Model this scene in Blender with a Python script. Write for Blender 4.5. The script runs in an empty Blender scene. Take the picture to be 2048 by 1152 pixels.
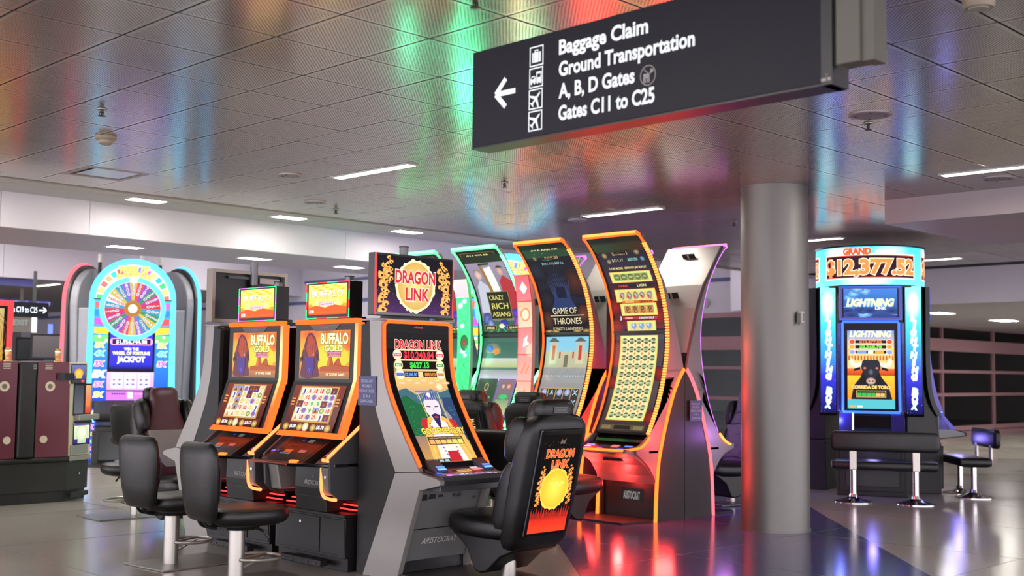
import bpy, bmesh, math, random
from mathutils import Vector, Matrix
random.seed(7)
D2R = math.pi / 180
C = bpy.context.scene.collection
scene = bpy.context.scene

# ------------------------------------------------------------------ camera
S2 = math.sqrt(0.5)
CAM = Vector((0, 0, 1.49))
_R, _F, _Z = Vector((S2, -S2, 0)), Vector((S2, S2, 0)), Vector((0, 0, 1))
PITCH, ROLL, FPX = 0.0719, 0.0119, 2355.2
_fw = _F * math.cos(PITCH) + _Z * math.sin(PITCH)
_up0 = -_F * math.sin(PITCH) + _Z * math.cos(PITCH)
_rt = _R * math.cos(ROLL) + _up0 * math.sin(ROLL)
_up = -_R * math.sin(ROLL) + _up0 * math.cos(ROLL)
cam_data = bpy.data.cameras.new('camera')
cam = bpy.data.objects.new('camera', cam_data)
C.objects.link(cam)
M = Matrix.Identity(4)
for i in range(3):
    M[i][0], M[i][1], M[i][2], M[i][3] = _rt[i], _up[i], -_fw[i], CAM[i]
cam.matrix_world = M
cam_data.sensor_width = 36
cam_data.lens = FPX / 2048 * 36
cam_data.clip_end = 200
cam_data.dof.use_dof = True
cam_data.dof.focus_distance = 8.8
cam_data.dof.aperture_fstop = 2.4
scene.camera = cam

# ------------------------------------------------------------------ world, exposure, big lights
w = bpy.data.worlds.new('world')
scene.world = w
w.use_nodes = True
w.node_tree.nodes['Background'].inputs[0].default_value = (0.60, 0.565, 0.62, 1)
w.node_tree.nodes['Background'].inputs[1].default_value = 9.0
scene.view_settings.view_transform = 'Standard'
scene.view_settings.look = 'None'
scene.view_settings.exposure = 0.0
scene.view_settings.gamma = 1.0
scene.view_settings.use_curve_mapping = False
scene.cycles.use_denoising = True
scene.cycles.max_bounces = 6
scene.cycles.diffuse_bounces = 3
scene.cycles.glossy_bounces = 4
scene.cycles.transmission_bounces = 4
scene.cycles.sample_clamp_indirect = 6.0
scene.cycles.caustics_reflective = False
scene.cycles.caustics_refractive = False

# ------------------------------------------------------------------ colour and materials
def lin(c):
    out = []
    for v in c[:3]:
        v = v / 255.0
        out.append(v / 12.92 if v <= 0.04045 else ((v + 0.055) / 1.055) ** 2.4)
    return tuple(out)

MATS = {}
def mat(name, col, rough=0.5, metal=0.0, var=0.06, scale=14.0, emit=None, es=1.0, spec=0.5, coat=0.0, bump=0.0):
    if name in MATS: return MATS[name]
    m = bpy.data.materials.new(name); MATS[name] = m
    m.use_nodes = True
    nt = m.node_tree; n = nt.nodes; l = nt.links
    b = n['Principled BSDF']
    base = lin(col)
    nz = n.new('ShaderNodeTexNoise'); nz.inputs['Scale'].default_value = scale; nz.inputs['Detail'].default_value = 3
    tc = n.new('ShaderNodeTexCoord'); l.new(tc.outputs['Object'], nz.inputs['Vector'])
    mx = n.new('ShaderNodeMix'); mx.data_type = 'RGBA'
    l.new(nz.outputs['Fac'], mx.inputs['Factor'])
    mx.inputs[6].default_value = tuple(max(0, v * (1 - var)) for v in base) + (1,)
    mx.inputs[7].default_value = tuple(min(1, v * (1 + var)) for v in base) + (1,)
    l.new(mx.outputs[2], b.inputs['Base Color'])
    b.inputs['Roughness'].default_value = rough
    b.inputs['Metallic'].default_value = metal
    b.inputs['Specular IOR Level'].default_value = spec
    b.inputs['Coat Weight'].default_value = coat
    b.inputs['Coat Roughness'].default_value = 0.1
    if bump:
        bp = n.new('ShaderNodeBump'); bp.inputs['Strength'].default_value = bump; bp.inputs['Distance'].default_value = 0.002
        n2 = n.new('ShaderNodeTexNoise'); n2.inputs['Scale'].default_value = 180; l.new(tc.outputs['Object'], n2.inputs['Vector'])
        l.new(n2.outputs['Fac'], bp.inputs['Height']); l.new(bp.outputs[0], b.inputs['Normal'])
    if emit is not None:
        b.inputs['Emission Color'].default_value = lin(emit) + (1,)
        b.inputs['Emission Strength'].default_value = es
    return m

def glow(name, col, s):
    """plain light source of colour col (linear rgb), strength s"""
    if name in MATS: return MATS[name]
    m = bpy.data.materials.new(name); MATS[name] = m
    m.use_nodes = True
    nt = m.node_tree; nt.nodes.clear()
    e = nt.nodes.new('ShaderNodeEmission'); o = nt.nodes.new('ShaderNodeOutputMaterial')
    e.inputs[0].default_value = tuple(col) + (1,); e.inputs[1].default_value = s
    nt.links.new(e.outputs[0], o.inputs[0])
    return m

def art_mat(s, name=None):
    name = name or 'lit_print_%g' % s
    if name in MATS: return MATS[name]
    m = bpy.data.materials.new(name); MATS[name] = m
    m.use_nodes = True
    nt = m.node_tree; n = nt.nodes; l = nt.links
    b = n['Principled BSDF']
    a = n.new('ShaderNodeVertexColor'); a.layer_name = 'Col'
    b.inputs['Base Color'].default_value = (0.004, 0.004, 0.004, 1)
    b.inputs['Roughness'].default_value = 0.2
    b.inputs['Specular IOR Level'].default_value = 0.08
    l.new(a.outputs[0], b.inputs['Emission Color']); b.inputs['Emission Strength'].default_value = s
    return m

def print_mat():
    if 'flat_print' in MATS: return MATS['flat_print']
    m = bpy.data.materials.new('flat_print'); MATS['flat_print'] = m
    m.use_nodes = True
    nt = m.node_tree; b = nt.nodes['Principled BSDF']
    a = nt.nodes.new('ShaderNodeVertexColor'); a.layer_name = 'Col'
    nt.links.new(a.outputs[0], b.inputs['Base Color']); b.inputs['Roughness'].default_value = 0.4
    return m

# ------------------------------------------------------------------ mesh helpers
class MB:
    def __init__(s): s.v = []; s.f = []; s.mi = []
    def add(s, vs, fs, mi=0):
        o = len(s.v); s.v += [tuple(p) for p in vs]
        for f in fs: s.f.append([i + o for i in f]); s.mi.append(mi)
        return s
    def box(s, x0, x1, y0, y1, z0, z1, mi=0):
        vs = [(x, y, z) for x in (x0, x1) for y in (y0, y1) for z in (z0, z1)]
        return s.add(vs, [(0, 1, 3, 2), (4, 6, 7, 5), (0, 4, 5, 1), (2, 3, 7, 6), (0, 2, 6, 4), (1, 5, 7, 3)], mi)
    def prism(s, poly, axis, lo, hi, mi=0):
        """poly: 2D outline; axis 'x': (y,z), 'y': (x,z), 'z': (x,y)"""
        def P(p, t):
            return {'x': (t, p[0], p[1]), 'y': (p[0], t, p[1]), 'z': (p[0], p[1], t)}[axis]
        n = len(poly)
        vs = [P(p, lo) for p in poly] + [P(p, hi) for p in poly]
        fs = [tuple(range(n))[::-1], tuple(range(n, 2 * n))]
        fs += [(i, (i + 1) % n, n + (i + 1) % n, n + i) for i in range(n)]
        return s.add(vs, fs, mi)
    def tube(s, path, r, n=10, mi=0, closed=False, caps=True, ry=None):
        pts = [Vector(p) for p in path]; k = len(pts); rings = []
        up = None
        for i, p in enumerate(pts):
            a = pts[(i - 1) % k] if (closed or i > 0) else p
            b = pts[(i + 1) % k] if (closed or i < k - 1) else p
            t = (b - a).normalized()
            if up is None:
                up = Vector((0, 0, 1)) if abs(t.z) < 0.9 else Vector((0, 1, 0))
            sx = t.cross(up)
            if sx.length < 1e-4: up = Vector((1, 0, 0)); sx = t.cross(up)
            sx.normalize(); up2 = sx.cross(t).normalized(); up = up2
            rr = r[i] if isinstance(r, (list, tuple)) else r
            r2 = rr if ry is None else ry
            rings.append([p + sx * rr * math.cos(2 * math.pi * j / n) + up2 * r2 * math.sin(2 * math.pi * j / n) for j in range(n)])
        vs = [q for g in rings for q in g]; fs = []
        for i in range(k if closed else k - 1):
            i2 = (i + 1) % k
            for j in range(n): fs.append((i * n + j, i * n + (j + 1) % n, i2 * n + (j + 1) % n, i2 * n + j))
        if caps and not closed:
            fs.append(tuple(range(n))[::-1]); fs.append(tuple((k - 1) * n + j for j in range(n)))
        return s.add(vs, fs, mi)
    def lathe(s, prof, n=28, c=(0, 0, 0), mi=0, cap=True):
        vs = [(c[0] + r * math.cos(2 * math.pi * j / n), c[1] + r * math.sin(2 * math.pi * j / n), c[2] + z) for r, z in prof for j in range(n)]
        fs = [(i * n + j, i * n + (j + 1) % n, (i + 1) * n + (j + 1) % n, (i + 1) * n + j) for i in range(len(prof) - 1) for j in range(n)]
        if cap: fs += [tuple(range(n))[::-1], tuple((len(prof) - 1) * n + j for j in range(n))]
        return s.add(vs, fs, mi)
    def loft(s, secs, n=28, ex=3.5, mi=0):
        """secs: (centre, U half axis, V half axis); superellipse rings, closed at both ends"""
        vs = []
        for c, U, V in secs:
            c, U, V = Vector(c), Vector(U), Vector(V)
            for j in range(n):
                a = 2 * math.pi * j / n; ca, sa = math.cos(a), math.sin(a)
                vs.append(c + U * math.copysign(abs(ca) ** (2 / ex), ca) + V * math.copysign(abs(sa) ** (2 / ex), sa))
        fs = [(i * n + j, i * n + (j + 1) % n, (i + 1) * n + (j + 1) % n, (i + 1) * n + j) for i in range(len(secs) - 1) for j in range(n)]
        fs += [tuple(range(n))[::-1], tuple((len(secs) - 1) * n + j for j in range(n))]
        return s.add(vs, fs, mi)
    def grid(s, rows, mi=0):
        n = len(rows[0]); vs = [p for r in rows for p in r]
        fs = [(i * n + j, i * n + j + 1, (i + 1) * n + j + 1, (i + 1) * n + j) for i in range(len(rows) - 1) for j in range(n - 1)]
        return s.add(vs, fs, mi)
    def strip(s, line, lo, hi, th, mi=0):
        """slab that follows a (y,z) polyline, spans x lo..hi, thickness th behind the line's left side"""
        k = len(line); nv = []
        for i in range(k):
            a = Vector(line[max(i - 1, 0)]); b = Vector(line[min(i + 1, k - 1)]); t = (b - a).normalized()
            nv.append(Vector((-t.y, t.x)))
        out = [Vector(p) + nv[i] * th for i, p in enumerate(line)]
        poly = [tuple(p) for p in line]
        vs = []
        for p, q in zip(poly, out):
            vs += [(lo, p[0], p[1]), (hi, p[0], p[1]), (hi, q[0], q[1]), (lo, q[0], q[1])]
        fs = []
        for i in range(k - 1):
            o = i * 4
            for j in range(4): fs.append((o + j, o + (j + 1) % 4, o + 4 + (j + 1) % 4, o + 4 + j))
        fs += [(0, 1, 2, 3)[::-1], tuple(4 * (k - 1) + j for j in range(4))]
        return s.add(vs, fs, mi)

def obj(name, mb, m, parent=None, smooth=False, bevel=0.0, kind=None, label=None, seg=2):
    me = bpy.data.meshes.new(name)
    me.from_pydata(mb.v, [], mb.f)
    me.validate()
    bm = bmesh.new(); bm.from_mesh(me); bmesh.ops.recalc_face_normals(bm, faces=bm.faces); bm.to_mesh(me); bm.free()
    for x in (m if isinstance(m, (list, tuple)) else [m]): me.materials.append(x)
    if len(mb.mi) == len(me.polygons):
        for p, k in zip(me.polygons, mb.mi): p.material_index = k
    if smooth:
        for p in me.polygons: p.use_smooth = True
        me.set_sharp_from_angle(angle=38 * D2R)
    o = bpy.data.objects.new(name, me); C.objects.link(o)
    if parent is not None: o.parent = parent
    if bevel:
        b = o.modifiers.new('bevel', 'BEVEL'); b.width = bevel; b.segments = seg; b.limit_method = 'ANGLE'; b.angle_limit = 40 * D2R
    if kind: o['kind'] = kind
    if label: o['label'] = label
    return o

def thing(name, label, cat, loc=(0, 0, 0), rz=0.0, group=None, kind=None):
    o = bpy.data.objects.new(name, None); C.objects.link(o)
    o.empty_display_size = 0.1
    o.location = loc; o.rotation_euler = (0, 0, rz * D2R)
    if kind: o['kind'] = kind
    else: o['label'] = label; o['category'] = cat
    if group: o['group'] = group
    return o
def tag(o, label, cat, group=None):
    o['label'] = label; o['category'] = cat
    if group: o['group'] = group
    return o
def dup(root, loc, rz, label, group=None):
    r = root.copy(); C.objects.link(r); r.location = loc; r.rotation_euler = (0, 0, rz * D2R); r['label'] = label
    if group: r['group'] = group
    for ch in list(root.children):
        c = ch.copy(); C.objects.link(c); c.parent = r
        for g in ch.children:
            d = g.copy(); C.objects.link(d); d.parent = c
    return r

# ------------------------------------------------------------------ art: coloured shapes and lettering laid on a surface
TXT = {}
def glyphs(s, bold):
    k = (s, bold)
    if k in TXT: return TXT[k]
    cu = bpy.data.curves.new('t', 'FONT'); cu.body = s; cu.size = 1; cu.offset = bold; cu.resolution_u = 3
    cu.fill_mode = 'BOTH' if hasattr(cu, 'fill_mode') and False else cu.fill_mode
    o = bpy.data.objects.new('t', cu); C.objects.link(o)
    dg = bpy.context.evaluated_depsgraph_get()
    me = bpy.data.meshes.new_from_object(o.evaluated_get(dg))
    me.calc_loop_triangles()
    tr = [[(me.vertices[i].co.x, me.vertices[i].co.y) for i in t.vertices] for t in me.loop_triangles]
    C.objects.unlink(o); bpy.data.objects.remove(o); bpy.data.curves.remove(cu); bpy.data.meshes.remove(me)
    if not tr: tr = [[(0, 0), (0, 0), (0, 0)]]
    xs = [p[0] for t in tr for p in t]; ys = [p[1] for t in tr for p in t]
    TXT[k] = (tr, min(xs), max(xs), min(ys), max(ys))
    return TXT[k]

class Art:
    """2D drawing in its own units (u right, v up); colours are sRGB 0-255"""
    def __init__(s, w, h): s.w, s.h, s.t, s.n = w, h, [], 0
    def tri(s, pts, cols): s.t.append((pts, cols, s.n))
    def up(s): s.n += 1; return s
    def poly(s, pts, col):
        s.up(); c = lin(col)
        cx = sum(p[0] for p in pts) / len(pts); cy = sum(p[1] for p in pts) / len(pts)
        for i in range(len(pts)):
            s.tri([(cx, cy), pts[i], pts[(i + 1) % len(pts)]], [c] * 3)
        return s
    def rect(s, x0, y0, x1, y1, col, col2=None, horiz=False):
        """col at the bottom (left), col2 at the top (right)"""
        s.up(); a = lin(col); b = lin(col2) if col2 else a
        cc = [a, a, b, b] if not horiz else [a, b, b, a]
        P = [(x0, y0), (x1, y0), (x1, y1), (x0, y1)]
        s.tri([P[0], P[1], P[2]], [cc[0], cc[1], cc[2]]); s.tri([P[0], P[2], P[3]], [cc[0], cc[2], cc[3]])
        return s
    def ell(s, cx, cy, rx, ry, col, col2=None, n=24, a0=0, a1=360, jag=0.0):
        """col at the centre, col2 at the rim"""
        s.up(); a = lin(col); b = lin(col2) if col2 else a
        rnd = random.Random(int(cx * 991 + cy * 37 + n))
        P = []
        for i in range(n + 1):
            t = (a0 + (a1 - a0) * i / n) * D2R; k = 1 + jag * (rnd.random() - 0.5)
            P.append((cx + rx * k * math.cos(t), cy + ry * k * math.sin(t)))
        if abs(a1 - a0) >= 360: P[-1] = P[0]
        for i in range(n): s.tri([(cx, cy), P[i], P[i + 1]], [a, b, b])
        return s
    def ring(s, cx, cy, rx, ry, t, col, n=28, a0=0, a1=360):
        s.up(); c = lin(col)
        for i in range(n):
            q = [(a0 + (a1 - a0) * k / n) * D2R for k in (i, i + 1)]
            o = [(cx + rx * math.cos(a), cy + ry * math.sin(a)) for a in q]; r = [(cx + (rx - t) * math.cos(a), cy + (ry - t) * math.sin(a)) for a in q]
            s.tri([o[0], o[1], r[1]], [c] * 3); s.tri([o[0], r[1], r[0]], [c] * 3)
        return s
    def frame(s, x0, y0, x1, y1, t, col):
        s.up(); n = s.n
        for r in ((x0, y0, x1, y0 + t), (x0, y1 - t, x1, y1), (x0, y0 + t, x0 + t, y1 - t), (x1 - t, y0 + t, x1, y1 - t)):
            s.rect(*r, col); 
        return s
    def line(s, pts, t, col):
        s.up(); c = lin(col)
        for a, b in zip(pts, pts[1:]):
            dx, dy = b[0] - a[0], b[1] - a[1]; d = math.hypot(dx, dy) or 1; nx, ny = -dy / d * t / 2, dx / d * t / 2
            P = [(a[0] + nx, a[1] + ny), (b[0] + nx, b[1] + ny), (b[0] - nx, b[1] - ny), (a[0] - nx, a[1] - ny)]
            s.tri(P[:3], [c] * 3); s.tri([P[0], P[2], P[3]], [c] * 3)
        return s
    def text(s, st, cx, cy, h, col, w=None, bold=0.02, out=None, ot=0.05, shear=0.0, rot=0.0, col2=None, left=False):
        """lettering centred at cx,cy, cap height h, optional width w; out = outline colour"""
        base = glyphs(st, bold)
        H = 0.70
        k = h / H; kx = k if w is None else w / max(base[2] - base[1], 1e-4)
        mx = base[1] if left else (base[1] + base[2]) / 2
        my = H / 2
        ca, sa = math.cos(rot * D2R), math.sin(rot * D2R)
        for bd, cl, cl2 in (((bold + ot, out, None),) if out else ()) + ((bold, col, col2),):
            s.up(); c = lin(cl); c2 = lin(cl2) if cl2 else c
            for t in glyphs(st, bd)[0]:
                P = []; K = []
                for x, y in t:
                    X = (x - mx) * kx + shear * (y - my) * k; Y = (y - my) * k
                    P.append((cx + X * ca - Y * sa, cy + X * sa + Y * ca))
                    f = min(max(y / H, 0), 1); K.append(tuple(c[i] * (1 - f) + c2[i] * f for i in range(3)))
                s.tri(P, K)
        return s
    def build(s, name, fmap, m, parent=None, step=None, lift=0.0005, clip=True, label=None):
        T = s.t; lift = min(lift, 0.006 / max(s.n, 1)); step = getattr(fmap, 'step', step)
        def cut(poly, ax, val, keep):
            out = []
            for i in range(len(poly)):
                a, b = poly[i], poly[(i + 1) % len(poly)]
                fa = (a[0][ax] - val) * keep; fb = (b[0][ax] - val) * keep
                if fa >= 0: out.append(a)
                if (fa > 0 and fb < 0) or (fa < 0 and fb > 0):
                    t = fa / (fa - fb)
                    out.append((tuple(a[0][i2] + (b[0][i2] - a[0][i2]) * t for i2 in range(2)), tuple(a[1][i2] + (b[1][i2] - a[1][i2]) * t for i2 in range(3))))
            return out
        V = []; Fc = []; Cl = []
        for pts, cols, n in T:
            poly = list(zip(pts, cols))
            if clip:
                for ax, val, k in ((0, 0, 1), (0, s.w, -1), (1, 0, 1), (1, s.h, -1)):
                    if any((p[0][ax] - val) * k < 0 for p in poly): poly = cut(poly, ax, val, k)
                    if len(poly) < 3: break
                if len(poly) < 3: continue
            pieces = [poly]
            if step:
                lo = min(p[0][1] for p in poly); hi = max(p[0][1] for p in poly)
                k0, k1 = math.floor(lo / step), math.ceil(hi / step)
                if k1 - k0 > 1:
                    pieces = []
                    for k in range(k0, k1):
                        q = cut(cut(poly, 1, k * step, 1), 1, (k + 1) * step, -1)
                        if len(q) >= 3: pieces.append(q)
            for q in pieces:
                o = len(V)
                mid = sum(p[1] for p, c in q) / len(q)
                for p, c in q: V.append(tuple(fmap(p[0], p[1], n * lift, mid) if hasattr(fmap, 'step') else fmap(p[0], p[1], n * lift))); Cl.append(c)
                Fc.append(tuple(range(o, o + len(q))))
        me = bpy.data.meshes.new(name); me.from_pydata(V, [], Fc)
        at = me.color_attributes.new('Col', 'FLOAT_COLOR', 'POINT')
        flat = []
        for c in Cl: flat += [c[0], c[1], c[2], 1.0]
        at.data.foreach_set('color', flat)
        me.materials.append(m)
        o = bpy.data.objects.new(name, me); C.objects.link(o)
        if parent is not None: o.parent = parent
        if label: o['label'] = label
        return o

def flat(o, U, V):
    """map onto a plane: origin, u vector, v vector per art unit"""
    o, U, V = Vector(o), Vector(U), Vector(V); N = U.cross(V).normalized()
    return lambda u, v, h: o + U * u + V * v + N * h
def curved(line, x0, sx, h, step=0.04):
    """map onto a surface following a (y,z) polyline from bottom to top; art height h; facets match the art's cutting step"""
    L = [Vector(p) for p in line]; d = [0]
    for a, b in zip(L, L[1:]): d.append(d[-1] + (b - a).length)
    tot = d[-1]
    def at(v):
        t = min(max(v / h, 0), 1) * tot; i = 0
        while i < len(d) - 2 and d[i + 1] < t: i += 1
        return L[i].lerp(L[i + 1], (t - d[i]) / (d[i + 1] - d[i]))
    K = [at(k * step) for k in range(int(h / step) + 2)]
    if (K[-1] - K[-2]).length < 1e-6: K[-1] = K[-2] * 2 - K[-3]
    N = []
    for a, b in zip(K, K[1:]):
        tg = (b - a).normalized(); nn = Vector((-tg.y, tg.x)); N.append(-nn if nn.x > 0 else nn)
    def f(u, v, lift, mid=None):
        q = (v if mid is None else mid) / step; i = min(max(int(math.floor(q + 1e-9)), 0), len(N) - 1)
        e = min((i + 1) * step, h); k = (v - i * step) / (e - i * step) if e > i * step else 0
        p = K[i].lerp(K[i + 1], min(max(k, 0), 1)) + N[i] * lift
        return (x0 + u * sx, p.x, p.y)
    f.step = step
    return f
def smooth_line(pts, k=4):
    """Catmull-Rom through 2D or 3D points"""
    P = [Vector(p) for p in pts]; out = []
    for i in range(len(P) - 1):
        a = P[i - 1] if i else P[i] * 2 - P[i + 1]; b, c = P[i], P[i + 1]; d = P[i + 2] if i + 2 < len(P) else P[-1] * 2 - P[-2]
        for j in range(k):
            t = j / k
            out.append(0.5 * ((2 * b) + (c - a) * t + (2 * a - 5 * b + 4 * c - d) * t * t + (3 * b - a - 3 * c + d) * t ** 3))
    out.append(P[-1]); return out

# ================================================================== the setting
CE = 3.356
# floor: polished terrazzo, grey with a dark blue band
def floor_mat(name, base, rough, speck):
    m = bpy.data.materials.new(name); m.use_nodes = True
    nt = m.node_tree; n = nt.nodes; l = nt.links; b = n['Principled BSDF']
    tc = n.new('ShaderNodeTexCoord')
    big = n.new('ShaderNodeTexNoise'); big.inputs['Scale'].default_value = 0.7; big.inputs['Detail'].default_value = 4
    fine = n.new('ShaderNodeTexNoise'); fine.inputs['Scale'].default_value = 90; fine.inputs['Detail'].default_value = 2
    vo = n.new('ShaderNodeTexVoronoi'); vo.inputs['Scale'].default_value = 42
    for x in (big, fine, vo): l.new(tc.outputs['Object'], x.inputs['Vector'])
    mx = n.new('ShaderNodeMix'); mx.data_type = 'RGBA'; l.new(fine.outputs['Fac'], mx.inputs['Factor'])
    bl = lin(base)
    mx.inputs[6].default_value = tuple(v * 0.72 for v in bl) + (1,); mx.inputs[7].default_value = tuple(v * 1.25 for v in bl) + (1,)
    cmp = n.new('ShaderNodeMath'); cmp.operation = 'LESS_THAN'; cmp.inputs[1].default_value = 0.11
    l.new(vo.outputs['Distance'], cmp.inputs[0])
    sel = n.new('ShaderNodeSeparateColor'); l.new(vo.outputs['Color'], sel.inputs[0])
    c2 = n.new('ShaderNodeMath'); c2.operation = 'GREATER_THAN'; c2.inputs[1].default_value = 1 - speck; l.new(sel.outputs[0], c2.inputs[0])
    mu = n.new('ShaderNodeMath'); mu.operation = 'MULTIPLY'; l.new(cmp.outputs[0], mu.inputs[0]); l.new(c2.outputs[0], mu.inputs[1])
    m2 = n.new('ShaderNodeMix'); m2.data_type = 'RGBA'; l.new(mu.outputs[0], m2.inputs['Factor']); l.new(mx.outputs[2], m2.inputs[6])
    m2.inputs[7].default_value = (0.62, 0.64, 0.7, 1)
    l.new(m2.outputs[2], b.inputs['Base Color'])
    rr = n.new('ShaderNodeMapRange'); rr.inputs[3].default_value = rough * 0.7; rr.inputs[4].default_value = rough * 1.35
    l.new(big.outputs['Fac'], rr.inputs[0]); l.new(rr.outputs[0], b.inputs['Roughness'])
    b.inputs['Specular IOR Level'].default_value = 0.75
    return m
m_floor = floor_mat('grey_terrazzo', (176, 170, 160), 0.19, 0.10)
m_blue = floor_mat('blue_terrazzo', (84, 88, 134), 0.15, 0.35)
fl = obj('floor', MB().box(-8, 42, -14, 40, -0.12, 0.0), m_floor, kind='structure')
# dark blue inlay band that runs under the column and the machine bank
bb = MB().prism([(5.0, 4.65), (6.61, 5.87), (7.65, 7.03), (8.6, 8.6), (13.5, 9.6), (14.2, 9.0), (11.65, 6.84), (8.62, 4.12), (6.9, 2.4), (5.4, 2.9)], 'z', -0.02, 0.0006)
obj('floor_inlay', bb, m_blue, fl, label='dark blue speckled terrazzo band')
jn = MB()
for k in range(-2, 16): jn.box(-3 + 0, 26, k * 2.0, k * 2.0 + 0.006, -0.01, 0.0009)
for k in range(0, 14): jn.box(k * 2.0, k * 2.0 + 0.006, -3, 26, -0.01, 0.0009)
obj('floor_joint', jn, mat('joint_zinc', (88, 86, 84), 0.4, 0.6), fl)

# metal ceiling: perforated lay-in tiles
def ceil_mat():
    m = bpy.data.materials.new('perforated_metal'); m.use_nodes = True
    nt = m.node_tree; n = nt.nodes; l = nt.links
    out = n['Material Output']; n.remove(n['Principled BSDF'])
    tc = n.new('ShaderNodeTexCoord'); sp = n.new('ShaderNodeSeparateXYZ'); l.new(tc.outputs['Object'], sp.inputs[0])
    P = 0.0254
    def math_(op, a, b=None):
        k = n.new('ShaderNodeMath'); k.operation = op
        for i, x in enumerate((a, b)):
            if x is None: continue
            if isinstance(x, (int, float)): k.inputs[i].default_value = x
            else: l.new(x, k.inputs[i])
        return k.outputs[0]
    def cell(ox, oy):
        fx = math_('SUBTRACT', math_('FRACT', math_('ADD', math_('DIVIDE', sp.outputs[0], P), ox)), 0.5)
        fy = math_('SUBTRACT', math_('FRACT', math_('ADD', math_('DIVIDE', sp.outputs[1], P), oy)), 0.5)
        d = math_('ADD', math_('MULTIPLY', fx, fx), math_('MULTIPLY', fy, fy))
        return math_('LESS_THAN', d, 0.024)
    hole = math_('MAXIMUM', cell(20, 20), cell(20.5, 20.5))
    def inside(o):
        return math_('LESS_THAN', math_('ABSOLUTE', o), 0.272)
    hole = math_('MULTIPLY', hole, math_('MULTIPLY', inside(sp.outputs[0]), inside(sp.outputs[1])))
    df = n.new('ShaderNodeBsdfDiffuse'); df.inputs[0].default_value = (0.40, 0.38, 0.355, 1)
    gl = n.new('ShaderNodeBsdfGlossy'); gl.inputs[0].default_value = (0.84, 0.82, 0.81, 1); gl.inputs['Roughness'].default_value = 0.21
    nz = n.new('ShaderNodeTexNoise'); nz.inputs['Scale'].default_value = 2.0; l.new(tc.outputs['Object'], nz.inputs['Vector'])
    mr = n.new('ShaderNodeMapRange'); mr.inputs[3].default_value = 0.155; mr.inputs[4].default_value = 0.21; l.new(nz.outputs['Fac'], mr.inputs[0]); l.new(mr.outputs[0], gl.inputs['Roughness'])
    mx = n.new('ShaderNodeMixShader'); mx.inputs[0].default_value = 0.6; l.new(df.outputs[0], mx.inputs[1]); l.new(gl.outputs[0], mx.inputs[2])
    hd = n.new('ShaderNodeBsdfDiffuse'); hd.inputs[0].default_value = (0.03, 0.03, 0.03, 1)
    m2 = n.new('ShaderNodeMixShader'); l.new(hole, m2.inputs[0]); l.new(mx.outputs[0], m2.inputs[1]); l.new(hd.outputs[0], m2.inputs[2])
    l.new(m2.outputs[0], out.inputs[0])
    return m
m_ceil = ceil_mat()
m_white = mat('white_plaster', (214, 208, 214), 0.6, var=0.02, scale=2)
m_soffit = mat('soffit_paint', (188, 184, 188), 0.55, var=0.02, scale=2)
T = 0.6096
# grid origin from the photograph's joints, both families run along x and y
GX, GY = 1.64 + 0.0, 1.64
AX0 = S2 * (-1.1808 * 1.866 + 0) ; 
ox = (-1.1808 * 1.866) * S2 + (3.4828 * 1.866) * S2
oy = -(-1.1808 * 1.866) * S2 + (3.4828 * 1.866) * S2
ceil = obj('ceiling', MB().box(-6.5, 19.82, -10, 11.75, CE + 0.045, CE + 0.12), mat('plenum_black', (22, 21, 20), 0.9), kind='structure')
def project(p):
    d = Vector(p) - CAM; z = d.dot(_fw)
    if z < 0.3: return None
    return 1024 + FPX * d.dot(_rt) / z, 576 - FPX * d.dot(_up) / z, z
tiles = []
for i in range(-24, 26):
    for j in range(-30, 12):
        x, y = ox + (i + 0.5) * T, oy + (j + 0.5) * T
        if x + T / 2 > 19.82 or y + T / 2 > 11.86 or x < -6 or y < -9.5: continue
        q = project((x, y, CE)); vis = q is not None and -140 < q[0] < 2190 and -90 < q[1] < 720
        tiles.append((0 if vis else 1, q[2] if q else 99, x, y))
tiles.sort()
m_edge = mat('tile_edge', (96, 92, 86), 0.5, 0.3)
VENT = (5.12, 10.7)
def tile_mesh(mb, x, y):
    h = T / 2 - 0.007
    mb.add([(x - h, y - h, 0), (x + h, y - h, 0), (x + h, y + h, 0), (x - h, y + h, 0), (x - h, y - h, 0.005), (x + h, y - h, 0.005), (x + h, y + h, 0.005), (x - h, y + h, 0.005)],
           [(0, 1, 2, 3), (0, 4, 5, 1), (1, 5, 6, 2), (2, 6, 7, 3), (3, 7, 4, 0)])
base_tile = None; far = MB(); cnt = 0; rnd = random.Random(3)
for v, z, x, y in tiles:
    if abs(x - VENT[0]) < T / 2 and abs(y - VENT[1]) < T / 2: VX, VY = x, y; continue
    if v == 0 and cnt < 296:
        if base_tile is None:
            mb = MB(); tile_mesh(mb, 0, 0); base_tile = obj('ceiling_tile', mb, m_ceil, ceil); t = base_tile
        else:
            t = base_tile.copy(); C.objects.link(t)
        t.parent = ceil; t.location = (x, y, CE + rnd.uniform(0, 0.0015)); t.rotation_euler = (rnd.uniform(-.0012, .0012), rnd.uniform(-.0012, .0012), 0); cnt += 1
    else:
        far.f and None; o = len(far.v)
        tile_mesh(far, x, y)
# far tiles: the same panels joined; perforation coordinates per tile are kept by the object grid (origin on a tile centre)
if far.v:
    bx, by = tiles[0][2], tiles[0][3]
    far.v = [(a - bx, b - by, c) for a, b, c in far.v]
    # beyond the limit, plain (holes too small to see)
    fo = obj('ceiling_tile_far', far, m_ceil, ceil, kind='stuff'); fo.location = (bx, by, CE)
# ceiling slab above the whole hall keeps sky light out
obj('ceiling_north', MB().box(13.75, 30, 11.95, 30, 4.3, 4.4), m_white, kind='structure')
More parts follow.
